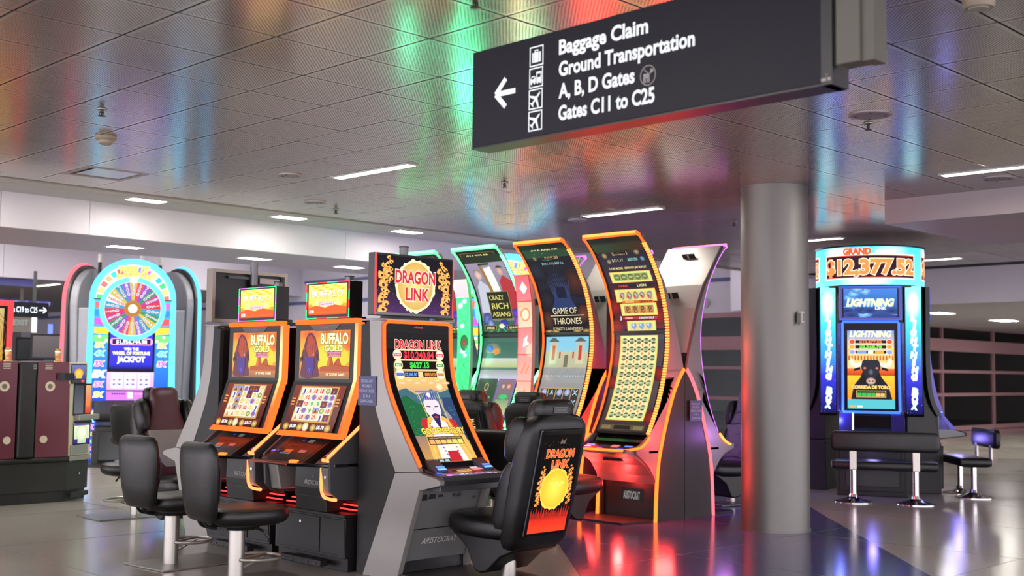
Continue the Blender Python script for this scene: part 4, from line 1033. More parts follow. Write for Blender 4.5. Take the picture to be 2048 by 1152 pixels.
# ================================================================== tall curved machines, back to back on x = 10.03
ARCL = [tuple(p) for p in smooth_line([(-.589, .879), (-.475, 1.08), (-.395, 1.266), (-.32, 1.50), (-.275, 1.75), (-.272, 1.94), (-.305, 2.158), (-.41, 2.463), (-.60, 2.756), (-.745, 2.90)], 2)]
def arclen(L): return sum((Vector(b) - Vector(a)).length for a, b in zip(L, L[1:]))
AH = arclen(ARCL)
def vz(z):
    s = 0
    for a, b in zip(ARCL, ARCL[1:]):
        d = (Vector(b) - Vector(a)).length
        if b[1] >= z: return s + d * max(0, (z - a[1])) / (b[1] - a[1])
        s += d
    return s
GOLD = (214, 190, 120)
def art_grid():
    a = Art(.70, AH); r = lambda z0, z1, x0, x1, c, c2=None: a.rect(x0, vz(z0), x1, vz(z1), c, c2)
    a.rect(0, 0, .7, AH, (30, 22, 24)); r(.9, 1.3, .03, .67, (60, 44, 44), (78, 66, 70)); r(1.3, 1.91, .03, .67, (78, 66, 70), (60, 56, 66)); r(1.97, 2.45, .03, .67, (110, 30, 30), (60, 40, 50)); r(2.45, 2.86, .03, .67, (60, 50, 66), (34, 34, 42))
    for z, x, s in ((2.0, .05, .1), (2.1, .62, .12), (2.2, .06, .1), (2.3, .64, .08), (1.05, .66, .1), (1.4, .06, .08), (1.5, .66, .09)): a.ell(x, vz(z), s, s * .9, (150, 40, 36), (70, 34, 40), n=12, jag=.4)
    a.text('$10,000.00', .33, vz(2.82), .055, (214, 206, 160), w=.40, bold=.03)
    a.ell(.12, vz(2.73), .035, .035, (170, 150, 110), (90, 76, 60)).ell(.56, vz(2.75), .035, .035, (170, 150, 110), (90, 76, 60)).text('$605.91', .33, vz(2.745), .035, (186, 166, 120), w=.2, bold=.02)
    a.ell(.15, vz(2.67), .03, .03, (170, 150, 110), (90, 76, 60)).ell(.60, vz(2.68), .03, .03, (120, 160, 190), (60, 76, 90)).text('$111.17', .27, vz(2.68), .03, (186, 190, 160), w=.15, bold=.02).text('$57.56', .47, vz(2.68), .03, (130, 200, 190), w=.13, bold=.02)
    a.text('5 OR MORE  GRAND JACKPOT', .36, vz(2.60), .024, (230, 210, 130), w=.5, bold=.02)
    rows = ((2.51, .055, 5, .10, .62, 'c'), (2.32, .062, 5, .10, .62, 'l'), (2.175, .058, 4, .14, .60, 'd'), (1.995, .052, 3, .20, .56, 'w'))
    for z, hh, n, x0, x1, k in rows:
        v = vz(z); a.rect(x0 - .012, v - hh - .008, x1 + .012, v + hh + .008, (250, 190, 90)).rect(x0, v - hh, x1, v + hh, (206, 220, 130))
        a.rect(x0 + .03, v - hh + .015, x1 - .03, v + hh - .015, (150, 160, 90) if k == 'c' else (214, 196, 120))
        cw = (x1 - x0 - .06) / n
        for i in range(n):
            x = x0 + .03 + cw * (i + .5)
            if k == 'c': a.ell(x, v, cw * .42, .034, (150, 160, 100), (70, 80, 56), n=16).text('GRAND', x, v, .013, (200, 210, 150), w=cw * .6)
            elif k == 'l': a.ell(x, v, cw * .4, .040, (200, 196, 190), (110, 96, 96), n=9, jag=.5).ell(x - .012, v - .01, .012, .016, (200, 50, 50))
            elif k == 'd': a.rect(x - cw * .46, v - .042, x + cw * .46, v + .042, (190, 130, 70)).ring(x, v + .012, .022, .020, .010, (70, 60, 50), 14).ring(x + .004, v - .018, .024, .018, .009, (84, 70, 56), 14, 90, 380)
            else: a.poly([(x - cw * .36, v + .03), (x + cw * .3, v + .035), (x + cw * .36, v), (x + .01, v - .035), (x - cw * .3, v - .01)], (120, 150, 200)).poly([(x - cw * .3, v + .02), (x, v + .03), (x, v)], (210, 226, 240))
    a.rect(.14, vz(2.405), .60, vz(2.435), (40, 40, 46)).text('5 OR MORE', .22, vz(2.42), .02, (226, 80, 80), w=.12).text('LION', .47, vz(2.42), .026, (214, 214, 160), w=.12, bold=.03)
    a.rect(.16, vz(2.242), .58, vz(2.268), (214, 110, 50)).text('4 OR MORE', .26, vz(2.255), .018, (250, 226, 140), w=.12).text('DRAGON', .48, vz(2.255), .022, (60, 30, 24), w=.16, bold=.03)
    a.rect(.14, vz(2.072), .60, vz(2.098), (170, 60, 70)).text('3', .11, vz(2.085), .04, (200, 220, 230), bold=.04).text('OR MORE', .22, vz(2.085), .016, (250, 210, 200), w=.1).text('DIREWOLF', .46, vz(2.085), .022, (206, 220, 240), w=.2, bold=.03)
    x0, x1, v0, v1 = .10, .58, vz(1.02), vz(1.90)
    a.rect(x0 - .012, v0 - .01, x1 + .012, v1, (240, 190, 90)).rect(x0, v0, x1, v1, (206, 222, 130)).rect(x0 + .02, v0 + .015, x1 - .02, v1 - .015, (226, 216, 160))
    for j in range(10):
        for i in range(5):
            x = x0 + .048 + i * .0965; v = v1 - .058 - j * (v1 - v0 - .09) / 9.2
            if i < 4 and j < 9: a.poly([(x + .048, v - .022), (x + .058, v - .044), (x + .048, v - .068), (x + .038, v - .044)], (214, 120, 50)).poly([(x + .030, v - .044), (x + .048, v - .034), (x + .066, v - .044), (x + .048, v - .054)], (214, 120, 50))
            if i < 4: a.rect(x + .03, v - .010, x + .066, v + .010, (90, 70, 56))
            a.ell(x, v, .036, .034, (190, 200, 150), (150, 160, 110), n=18).ell(x, v, .031, .029, (78, 88, 66), (70, 74, 56), n=18).rect(x - .032, v - .012, x + .032, v + .012, (206, 214, 160)).text('1,000', x, v, .014, (70, 80, 50), w=.046, bold=.03)
    a.rect(.06, vz(.915), .64, vz(.965), (90, 80, 56)).rect(.24, vz(.92), .46, vz(.96), (40, 36, 34)).rect(.08, vz(.92), .2, vz(.955), (120, 110, 76)).rect(.5, vz(.92), .62, vz(.955), (120, 110, 76))
    return a
def art_throne():
    a = Art(.70, AH); r = lambda z0, z1, x0, x1, c, c2=None: a.rect(x0, vz(z0), x1, vz(z1), c, c2)
    a.rect(0, 0, .7, AH, (20, 16, 18)); r(1.96, 2.25, .03, .67, (16, 14, 18), (34, 30, 40)); r(2.25, 2.86, .03, .67, (34, 36, 52), (28, 26, 34))
    for z, x, s, c in ((2.5, .60, .16, (80, 44, 34)), (2.3, .12, .12, (44, 40, 50)), (2.15, .62, .10, (110, 60, 40)), (2.1, .08, .10, (90, 56, 40)), (2.62, .1, .12, (40, 44, 60))): a.ell(x, vz(z), s, s * 1.2, c, (28, 26, 36), n=14, jag=.3)
    # an empty high seat of iron points in blue gloom
    for k in range(-5, 6): a.poly([(.35 + k * .022 - .012, vz(2.35)), (.35 + k * .034, vz(2.66 - .02 * abs(k))), (.35 + k * .022 + .012, vz(2.35))], (50 + 6 * (k % 2), 60, 92))
    a.poly([(.22, vz(2.3)), (.25, vz(2.42)), (.45, vz(2.42)), (.48, vz(2.3)), (.54, vz(2.2)), (.16, vz(2.2))], (44, 58, 98)).rect(.28, vz(2.33), .42, vz(2.45), (26, 30, 50))
    a.text('$10,000.00', .36, vz(2.83), .050, (200, 196, 140), w=.40, bold=.03).text('$605.30', .40, vz(2.76), .035, (190, 150, 100), w=.2, bold=.02).ell(.15, vz(2.76), .03, .03, (150, 130, 90), (80, 66, 50)).text('$111.17 | $57.16', .38, vz(2.70), .026, (150, 190, 190), w=.32, bold=.02)
    a.text('GAME OF', .345, vz(2.19), .072, (236, 222, 180), w=.36, bold=.0).rect(.12, vz(2.132), .62, vz(2.139), (236, 222, 180)).text('THRONES', .365, vz(2.075), .068, (236, 222, 180), w=.42, bold=.0).text("KING'S LANDING", .365, vz(1.99), .034, (220, 206, 170), w=.44, bold=.0)
    for x in (.08, .18, .5, .64): a.ell(x, vz(1.965), .06, .02, (200, 160, 90), (80, 60, 40), n=10, jag=.4)
    r(.90, 1.55, .03, .67, (104, 104, 108), (150, 150, 150)); r(1.55, 1.90, .03, .67, (150, 196, 214), (120, 186, 214)); r(1.55, 1.74, .03, .67, (170, 170, 140), (186, 182, 150))
    for x in (.15, .55):
        a.rect(x - .06, vz(1.6), x + .06, vz(1.84), (196, 190, 156), (180, 176, 150)).poly([(x - .085, vz(1.845)), (x + .085, vz(1.845)), (x + .02, vz(1.89)), (x - .02, vz(1.89))], (84, 84, 80)).rect(x - .022, vz(1.64), x + .022, vz(1.80), (190, 60, 56))
    for x in (.25, .45): a.rect(x - .012, vz(1.66), x + .012, vz(1.73), (180, 66, 60))
    a.rect(.32, vz(1.56), .38, vz(1.68), (110, 104, 86)).ell(.35, vz(1.68), .03, .02, (110, 104, 86), n=14)
    for k in range(26): a.rect(.04 + k * .025, vz(1.47), .045 + k * .025, vz(1.56), (120, 120, 108))
    for k in range(16): a.ell(.05 + k * .04, vz(1.46), .018, .022, (190, 200, 206), (110, 120, 126), n=8, jag=.4)
    r(1.02, 1.33, .06, .64, (190, 150, 90))
    for i in range(5):
        x = .06 + .116 * (i + .5); a.rect(x - .052, vz(1.02), x + .052, vz(1.32), (54, 50, 54))
        for j in range(3):
            v = vz(1.28 - j * .11); k = 'eAeex xAexx eexAx'.replace(' ', '')[j * 5 + i]
            if k == 'e': a.ell(x, v, .042, .042, (200, 180, 220), (110, 140, 170), n=16)
            elif k == 'A': a.text('A', x, v, .055, (170, 210, 220), w=.05, bold=.03)
            else: a.line([(x - .03, v - .03), (x + .03, v + .03)], .012, (180, 214, 226)).line([(x + .03, v - .03), (x - .03, v + .03)], .012, (150, 186, 200))
    return a
def art_couple(k=0):
    a = Art(.70, AH); r = lambda z0, z1, x0, x1, c, c2=None: a.rect(x0, vz(z0), x1, vz(z1), c, c2)
    a.rect(0, 0, .7, AH, (22, 30, 28)); r(2.1, 2.80, .03, .67, (120, 110, 130), (150, 140, 160)); r(1.97, 2.1, .03, .67, (40, 90, 60), (60, 100, 80))
    a.rect(.05, vz(2.80), .62, vz(2.875), (120, 96, 60)).rect(.06, vz(2.805), .61, vz(2.87), (40, 40, 34)).text('$11,233.90', .33, vz(2.838), .042, (226, 214, 160), w=.36, bold=.03)
    a.poly([(.05, vz(2.2)), (.08, vz(2.5)), (.16, vz(2.58)), (.27, vz(2.5)), (.33, vz(2.2))], (186, 190, 206)).ell(.17, vz(2.63), .05, .055, (226, 190, 170), (196, 160, 150)).ell(.17, vz(2.67), .055, .03, (200, 180, 150), (120, 96, 80), a0=0, a1=180)
    a.poly([(.3, vz(2.2)), (.30, vz(2.7)), (.42, vz(2.72)), (.46, vz(2.2))], (236, 232, 224)).poly([(.28, vz(2.3)), (.24, vz(2.76)), (.28, vz(2.76)), (.34, vz(2.3))], (150, 110, 60))
    a.poly([(.46, vz(2.2)), (.48, vz(2.55)), (.56, vz(2.62)), (.67, vz(2.55)), (.67, vz(2.2))], (170, 54, 60)).ell(.55, vz(2.66), .045, .055, (214, 176, 156), (180, 140, 126)).ell(.56, vz(2.70), .05, .03, (70, 56, 56), n=12, a0=0, a1=180)
    for x, z, c in ((.12, 2.12, (110, 130, 210)), (.6, 2.18, (120, 60, 200)), (.62, 2.08, (190, 80, 200)), (.4, 2.05, (70, 60, 190)), (.17, 2.06, (150, 170, 220))): a.ell(x, vz(z), .07, .07, c, (50, 60, 110), n=11, jag=.5)
    a.rect(.19, vz(2.12), .55, vz(2.44), (150, 140, 70)).rect(.197, vz(2.125), .543, vz(2.435), (42, 44, 34))
    for s, z, w_ in (('CRAZY', 2.37, .24), ('RICH', 2.275, .27), ('ASIANS', 2.18, .30)): a.text(s, .37 if s != 'CRAZY' else .34, vz(z), .07 if s == 'RICH' else .058, (226, 214, 120), w=w_, bold=.005)
    for i in range(9): a.poly([(.33, vz(2.06)), (.06 + i * .068, vz(1.97)), (.09 + i * .068, vz(1.97))], (60, 160, 90) if i % 2 else (24, 70, 46))
    a.ell(.35, vz(2.04), .05, .03, (250, 246, 220), (190, 200, 150), n=10, jag=.4)
    for x, s in ((.16, '$405.22'), (.54, '$216.74')): a.rect(x - .1, vz(1.99), x + .1, vz(2.05), (150, 130, 60)).rect(x - .09, vz(1.995), x + .09, vz(2.045), (26, 24, 20)).text(s, x, vz(2.02), .026, (236, 220, 150), w=.13, bold=.03)
    r(.9, 1.35, .03, .67, (44, 90, 70), (60, 110, 84)); r(1.35, 1.9, .03, .67, (96, 130, 120), (50, 96, 80)); r(1.55, 1.66, .03, .67, (170, 180, 110), (190, 200, 190)); r(1.40, 1.52, .03, .67, (190, 196, 210), (150, 150, 150))
    a.ell(.2, vz(1.72), .14, .12, (190, 140, 90), (90, 120, 100), n=20, a0=0, a1=180).ell(.15, vz(1.77), .05, .04, (70, 110, 220), (60, 80, 170), n=10, jag=.4).ell(.26, vz(1.74), .05, .04, (226, 120, 60), (190, 150, 70), n=10, jag=.4)
    r(.95, 1.42, .05, .36, (46, 60, 46), (60, 80, 64)); a.ring(.2, vz(1.32), .035, .05, .012, (190, 170, 110), 18).text('DOUBLE', .2, vz(1.20), .022, (110, 220, 130), w=.2, bold=.03).text('FORTUNE', .2, vz(1.12), .022, (110, 220, 130), w=.2, bold=.03).text('CRAZY', .2, vz(1.04), .03, (226, 80, 110), w=.2, bold=.03)
    a.rect(.38, vz(.98), .66, vz(1.42), (150, 80, 214)).rect(.39, vz(.99), .65, vz(1.41), (90, 110, 96), (130, 110, 120)).ell(.48, vz(1.33), .04, .04, (230, 190, 170), (90, 80, 100)).ell(.57, vz(1.33), .04, .04, (230, 190, 170), (160, 70, 70)).rect(.41, vz(1.0), .63, vz(1.18), (190, 190, 140), (120, 150, 110)).ell(.52, vz(1.21), .07, .03, (60, 190, 110), n=14)
    return a
def arc_machine(label, yc, rz, art, n_side, n_bead, n_arch, tint, lamp_col, shell, loc_x=10.03, bead=True, pw=16.0, n_arch2=None):
    t = thing('slot_machine', label, 'slot machine', (loc_x, yc, 0), rz, 'tall curved slot machines')
    hw = .385
    sh2 = mat('shell_silver_side', (118, 114, 114), .42, .3, var=.03)  # same silver shell, darkened in its colour so the neon glow shows
    back = [(-.69, 2.90), (-.52, 2.66), (-.36, 2.45), (-.235, 2.2), (-.15, 1.95), (-.07, 1.72), (-.02, 1.54)]
    arch = [tuple(p) for p in smooth_line([(-.012, 1.55), (-.09, 1.46), (-.19, 1.30), (-.30, 1.04), (-.43, .638), (-.47, .3), (-.485, 0)], 3)]
    under = [(-.485, .38), (-.52, .46), (-.62, .57), (-.78, .65), (-.90, .69), (-.93, .705), (-.93, .745), (-.80, .775), (-.70, .80)]
    under_s = [(-.485, .38), (-.52, .46), (-.61, .57), (-.72, .65), (-.80, .695), (-.80, .745), (-.75, .775), (-.70, .80)]
    for s in (-1, 1):
        x0, x1 = sorted((s * hw, s * (hw - .03)))
        up_i = [p for p in ARCL]
        obj('side_shell', MB().prism(up_i + back, 'x', x0, x1), sh2, t, bevel=.003)
        lowA = [p for p in arch if p[1] >= .38]
        obj('side_shell_lower', MB().prism([ARCL[0]] + [p for p in ARCL if p[1] < 1.54][1:] + [(-.30, 1.55), (-.02, 1.55)] + lowA + under_s, 'x', x0, x1), sh2, t, bevel=.003)
        x0, x1 = sorted((s * (hw - .004), s * (hw - .04)))
        obj('side_panel', MB().prism(arch + [(-.004, 0), (-.004, 1.53)], 'x', x0, x1), m_char, t)
        A = [Vector((s * (hw + .001), y - .012, z)) for y, z in arch]
        am = n_arch if n_arch2 is None else n_arch2
        obj('arch_light', MB().tube(A, .016, 6, ry=.023), am, t, smooth=True)
    obj('back_skin', MB().strip(back[:-1], -hw + .03, hw - .03, .02), shell, t)
    for z, y in ((2.78, -.61), (2.33, -.30)):
        pv = obj('back_vent', MB().box(-.09, .07, -.012, .004, -.055, .055), m_blackp, t); pv.location = (0, y + .032, z); pv.rotation_euler = ((-38 if z > 2.5 else -24) * D2R, 0, 0)
        obj('vent_slat', MB().box(-.02, -.0, -.002, .012, -.05, .05), shell, pv)
    obj('cabinet', MB().prism([p for p in ARCL if p[1] > 1.0] + back[1:] + [(-.01, 0), (-.30, 0), (-.42, .7)], 'x', -hw + .042, hw - .042), m_blackp, t)
    obj('arch_underside', MB().prism(under[:7] + [(-.60, .72), (-.45, .5), (-.45, .38)], 'x', -hw + .03, hw - .03), sh2, t)
    # kick panel, shown name plate, foot plate
    obj('kick_panel', MB().box(-hw + .04, hw - .04, -.44, -.41, 0, .42), m_blackp, t)
    a = Art(.3, .13); a.rect(0, 0, .3, .13, (26, 26, 28)).text('ARISTOCRAT', .14, .06, .075, (150, 150, 150), w=.22, bold=.04)
    a.build('name_display', flat((-.11, -.4405, .185), (1, 0, 0), (0, 0, 1)), art_mat(.8), t)
    obj('foot_plate', MB().prism([(-.36, -.92), (.30, -.92), (.385, -.46), (-.385, -.46)], 'z', 0.0, .022), m_char, t, bevel=.004)
    obj('bill_slot', MB().box(-.10, .14, -.75, -.62, .61, .63), m_blackp, t)
    # deck
    D = [(-hw + .0, -.60), (-hw + .01, -.72), (-.30, -.86), (-.18, -.915), (.18, -.915), (.30, -.86), (hw - .01, -.72), (hw, -.60)]
    obj('deck', MB().prism(D + [(hw, -.45), (-hw, -.45)], 'z', .69, .725).prism([(-.88, .725), (-.62, .80), (-.56, .86), (-.5, .86), (-.5, .725)], 'x', -.33, .33), m_blackg, t, bevel=.006, label=None)
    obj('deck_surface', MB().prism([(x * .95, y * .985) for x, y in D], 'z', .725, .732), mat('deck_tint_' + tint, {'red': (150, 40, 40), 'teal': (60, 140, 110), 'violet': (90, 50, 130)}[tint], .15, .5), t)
    a = Art(.66, .2)
    a.rect(.02, .1, .12, .13, (90, 150, 255)).rect(.03, .05, .11, .07, (150, 190, 255)).rect(.52, .1, .62, .13, (90, 120, 255)).rect(.2, .06, .34, .12, (34, 36, 40)).rect(.36, .07, .46, .13, (190, 100, 96)).rect(.22, .01, .3, .04, (150, 60, 220)).rect(.5, .01, .58, .03, (90, 60, 240))
    a.build('control_print', flat((-.33, -.86, .7320), (1, 0, 0), (0, .96, .27)), A12, t, lift=.002)
    q = [(hw + .012, -.605, .862), (hw + .014, -.69, .79), (hw + .008, -.77, .755), (.34, -.885, .738), (.24, -.945, .732)]
    e = MB().tube(smooth_line([(-x, y, z) for x, y, z in q] + q[::-1], 3), .013, 8)
    obj('deck_light', e, n_amber if tint == 'red' else (n_tealh if tint == 'teal' else n_warm), t, smooth=True)
    # screen and seam
    obj('bezel', MB().strip(ARCL, -.352, .352, -.02), m_blackg, t)
    if art: 
        art().build('screen', curved([(y - .009, z) for y, z in ARCL], -.35, 1.0, AH), A1, t, step=.03)
        i = min(range(len(ARCL)), key=lambda k: abs(ARCL[k][1] - 1.94)); yy, zz = ARCL[i]
        obj('screen_seam', MB().box(-.352, .352, yy - .020, yy + .01, 1.925, 1.95), m_blackp, t)
    # light strip round the top and sides, with bright beads on the right
    hx = .368
    side = [(y - .012, z) for y, z in ARCL]
    for s in (-1, 1):
        obj('edge_light', MB().tube([(s * hx, y, z) for y, z in side], .012, 6), n_side, t, smooth=True)
    y, z = side[-1]
    top = [(-hx, y, z), (-hx + .012, y - .02, z + .018), (hx - .012, y - .02, z + .018), (hx, y, z)]
    obj('top_light', MB().tube(top, .022, 8), n_side, t, smooth=True)
    if bead:
        Lp = []; tot = arclen(side); 
        def at(d):
            s = 0
            for a_, b_ in zip(side, side[1:]):
                q = (Vector(b_) - Vector(a_)).length
                if s + q >= d: return Vector(a_).lerp(Vector(b_), (d - s) / q)
                s += q
            return Vector(side[-1])
        b = MB(); n = 74
        for k in range(n):
            p = at(tot * (k + .5) / n * .955); q = at(tot * (k + 1.0) / n * .955); tg = (q - p); tg = tg.normalized() * .0085 if tg.length else Vector((0, .0085))
            nn = Vector((-tg.y, tg.x)).normalized() * .016
            if nn.x > 0: nn = -nn
            for sx in (hx,):
                vs = [(sx + dx, p.x + tg.x * e_ + nn.x * f_, p.y + tg.y * e_ + nn.y * f_) for dx in (-.017, .022) for e_ in (-1, 1) for f_ in (-.3, 1)]
                b.add(vs, [(0, 1, 3, 2), (4, 6, 7, 5), (0, 4, 5, 1), (2, 3, 7, 6), (0, 2, 6, 4), (1, 5, 7, 3)])
        for k in range(36):
            x = -hx + .02 + k * (2 * hx - .04) / 35; b.box(x - .006, x + .006, y - .046, y - .012, z + .012, z + .042)
        obj('light_beads', b, n_bead, t, kind='stuff')
    add_glow(t, (0, -.62, .40), lamp_col, pw * .6, .05)
    for q in ((.435, -.50, .45), (.435, -.42, .85), (.435, -.25, 1.30), (-.435, -.42, .85), (.44, -.42, 1.75)): add_glow(t, (q[0] * 1.25, q[1] - .06, q[2]), lamp_col, pw * .8, .10)
    return t
NM = ['nearest, showing a grid of round coins', 'second, showing a stone castle', 'with teal edge lights and a title box', 'with teal lights, mostly hidden behind the flame topper']
m_shell = mat('shell_silver', (168, 164, 160), .45, .3, var=.03)
arc_machine('tall curved slot machine with orange lights, ' + NM[0], 7.835, -90, art_grid, n_orange, n_warm, n_amber, 'red', (1, .045, .04), m_shell)
arc_machine('tall curved slot machine with orange lights, ' + NM[1], 8.865, -90, art_throne, n_orange, n_warm, n_amber, 'red', (1, .045, .04), m_shell)
arc_machine('tall curved slot machine ' + NM[2], 9.895, -90, art_couple, n_teal, n_tealh, n_tealh, 'teal', (.1, 1, .5), m_shell)
arc_machine('tall curved slot machine ' + NM[3], 10.925, -90, art_couple, n_teal, n_tealh, n_tealh, 'teal', (.1, 1, .5), m_shell)
for k, y in enumerate((7.835, 8.865, 9.895)):
    arc_machine('silver curved slot machine facing away, %s' % ('nearest, with violet lights and two vents', 'second behind the orange machines', 'third behind the teal machine')[k], y, 90, None, n_violet, n_warm, n_violet, 'violet', (.6, .2, 1), m_shell, bead=(k == 0), pw=7, n_arch2=n_pink)
notice_plate((10.19, 7.432, 1.115), 0, 'blue age limit notice on the black side of the nearest curved machine')
# dividers in the gaps of the row
def divider(yc, label, lit):
    t = thing('divider_panel', label, 'panel', (10.03, yc, 0), -90, 'panels between the curved machines')
    obj('panel', MB().box(-.10, .10, -.10, -.06, .02, 2.64), mat('divider_dark', (48, 40, 44), .3, .2), t, bevel=.003)
    obj('top_rail', MB().box(-.11, .11, -.11, -.05, 2.64, 2.67), m_blackp, t)
    if lit:
        L = [tuple(p) for p in smooth_line([(-.52, .80), (-.46, 1.1), (-.43, 1.5), (-.42, 1.9), (-.44, 2.3), (-.50, 2.60)], 3)]; H = arclen(L)
        obj('curved_case', MB().strip(L, -.115, .115, -.04), m_shell, t)
        a = Art(.23, H)
        if lit == 1:
            n = 6
            for k in range(n):
                v0, v1 = k * H / n, (k + 1) * H / n; e = ((255, 210, 190), (250, 170, 150), (250, 150, 140), (250, 130, 130), (250, 180, 150), (246, 110, 116))[k]
                a.rect(0, v0, .25, v1, (190, 30, 34)).rect(.006, v0 + .005, .244, v1 - .005, e, tuple(max(0, c - 20) for c in e)); cx, cy = .125, (v0 + v1) / 2
                if k == 5: a.poly([(cx - .06, cy), (cx, cy + .08), (cx + .06, cy), (cx, cy - .07)], (255, 220, 214))
                elif k == 4: a.ell(cx, cy, .075, .08, (255, 226, 190), (190, 90, 60), n=12, jag=.3).ell(cx, cy, .055, .06, (250, 190, 160), n=12)
                elif k == 3: a.poly([(cx - .04, cy - .07), (cx - .03, cy + .02), (cx + .03, cy + .07), (cx + .02, cy), (cx + .06, cy - .03)], (255, 230, 220))
                else: 
                    for q in range(7): a.ell(cx - .05 + .017 * q, cy - .05 + .03 * (q * 5 % 4), .017, .022, (196, 96, 70), (230, 140, 110), n=7, jag=.5)
        else:
            a.rect(0, 0, .23, H, (60, 226, 120), (70, 236, 140))
            for k in range(7):
                v = (k + .5) * H / 7
                for sx in (-1, 1): a.line([(.125 + sx * x, v + y) for x, y in ((0, -.13), (.05, -.08), (.075, 0), (.05, .08), (0, .13))], .007, (10, 120, 60)).line([(.125 + sx * x, v + y) for x, y in ((0, -.08), (.03, -.04), (.04, 0), (.03, .04), (0, .08))], .004, (14, 150, 76))
            for x, v, s in ((.08, .35, .05), (.16, .42, .04), (.1, .95, .05), (.07, 1.5, .05), (.15, 1.55, .045), (.09, 1.25, .04), (.14, .9, .035)):
                a.ell(x, v, s, s * .8, (245, 248, 255), (170, 190, 240), n=7, jag=.4)
            a.ell(.125, 1.05, .07, .10, (40, 130, 60), (20, 90, 40), n=12).ell(.125, 1.05, .035, .04, (190, 40, 60), (120, 30, 40), n=10)
            a.rect(0, H - .22, .25, H, (240, 180, 190), (246, 190, 190))
        a.build('lit_art', curved([(y - .006, z) for y, z in L], -.115, 1, H), A12, t, step=.08)
        add_glow(t, (0, -.6, 1.6), (.9, .3, .3) if lit == 1 else (.2, 1, .5), 1.5)
    return t
divider(8.35, 'dark red lit plain divider between the two orange curved machines', 0)
divider(9.38, 'glowing red divider panel of stacked emblem tiles left of the castle screen machine', 1)
divider(10.41, 'glowing green divider panel with leaf pattern left of the teal machine', 2)

# ================================================================== wheel machines (round pod at the left)
def wheel_art():
    a = Art(1.24, 2.2)      # v = 0 at z 0.98
    z = lambda q: q - .98
    cx = .62
    CY = (120, 240, 248)
    a.rect(.0, 0, 1.24, z(2.56), (110, 235, 245)).ell(cx, z(2.56), .62, .62, (110, 235, 245), n=40, a0=0, a1=180)
    a.rect(.05, 0, 1.19, z(2.56), (30, 70, 190), (60, 170, 210)).ell(cx, z(2.56), .555, .555, (250, 240, 225), n=40, a0=0, a1=180)
    cols = [(240, 110, 110), (250, 200, 120), (70, 210, 120), (60, 180, 220), (250, 220, 130), (200, 90, 220), (80, 150, 230), (250, 190, 60), (120, 220, 100), (240, 90, 100), (60, 200, 200), (250, 170, 110)]
    for k in range(15):
        a0 = k * 12 + 1; c = cols[k % 12]
        P = [(cx + r * math.cos(t * D2R), z(2.50) + r * math.sin(t * D2R)) for r, t in ((.50, a0), (.545, a0), (.545, a0 + 9.5), (.50, a0 + 9.5))]
        P = [(cx + r * math.cos(t * D2R), z(2.54) + r * math.sin(t * D2R)) for r, t in ((.46, a0), (.55, a0), (.55, a0 + 9.5), (.46, a0 + 9.5))]
        a.poly(P, c)
    for s in (0, 1):
        for k, (y0, c) in enumerate(((2.42, (240, 100, 104)), (2.30, (50, 130, 220)), (2.17, (190, 80, 220)), (2.03, (250, 190, 60)), (1.90, (110, 220, 110)))):
            x0, x1 = (.06, .30) if s == 0 else (.94, 1.18)
            c = c if s == 0 else ((200, 90, 230), (50, 130, 220), (236, 80, 90), (250, 190, 60), (110, 220, 110))[k]
            a.poly([(x0, z(y0) + (.0 if s == 0 else -.02)), (x1, z(y0) + (-.02 if s == 0 else 0)), (x1, z(y0) + .10), (x0, z(y0) + .10)], c)
        for k, (s1, c, q) in enumerate((('2X', (250, 210, 90), 1.08), ('5X', (230, 110, 220), 1.24), ('5X', (255, 235, 180), 1.40), ('3X', (230, 90, 220), 1.56), ('4X', (80, 226, 190), 1.72), ('5X', (250, 214, 90), 1.85))):
            if s and k in (0, 1, 2): continue
            a.text(s1, (.155 if s == 0 else 1.085), z(q), .10 if k == 2 else .075, c, bold=.06, out=(255, 250, 240), ot=.05, shear=.2)
        for q, dx in ((1.98, .02), (1.92, .12)): a.ell((.12 + dx) if s == 0 else (1.12 - dx), z(q), .022, .022, (255, 255, 230), n=10)
    a.rect(.27, 0, .97, z(2.05), (14, 12, 24)).rect(.30, z(1.52), .94, z(2.05), (40, 40, 190), (60, 50, 190)).rect(.30, z(1.47), .94, z(1.55), (14, 12, 40), (40, 40, 190))
    a.ell(.345, z(1.905), .045, .055, (236, 160, 226), n=20).ell(.895, z(1.905), .045, .055, (236, 160, 226), n=20).rect(.345, z(1.85), .895, z(1.96), (236, 160, 226)).rect(.335, z(1.865), .905, z(1.945), (30, 22, 60)).text('$1,956,744.98', .62, z(1.905), .055, (240, 244, 250), w=.46, bold=.03)
    a.text('WIN THE', .62, z(1.79), .045, (236, 240, 250), w=.22, bold=.04).text('WHEEL OF FORTUNE', .62, z(1.725), .05, (240, 226, 160), w=.56, bold=.05).text('JACKPOT', .62, z(1.63), .085, (240, 244, 250), w=.42, bold=.05)
    a.rect(.27, z(1.15), .97, z(1.43), (214, 150, 236), (230, 180, 240))
    for x in (.42, .62, .82): 
        a.rect(x - .085, z(1.18), x + .085, z(1.41), (236, 234, 244))
        for q, c in ((1.37, (150, 190, 190)), (1.31, (130, 90, 120)), (1.24, (90, 90, 190))): a.rect(x - .06, z(q) - .014, x + .06, z(q) + .014, c).text('BAR', x, z(q), .02, (236, 236, 244), bold=.03)
    a.rect(.27, 0.01, .97, z(1.13), (190, 110, 226)).rect(.58, z(1.02), .66, z(1.12), (250, 250, 250)).text('x2', .62, z(1.07), .04, (70, 110, 200), bold=.03)
    for k in range(6): a.rect(.35 + k * .035, z(1.08), .375 + k * .035, z(1.10), (40, 20, 60)).rect(.70 + k * .035, z(1.08), .72 + k * .035, z(1.10), (214, 190, 90))
    return a
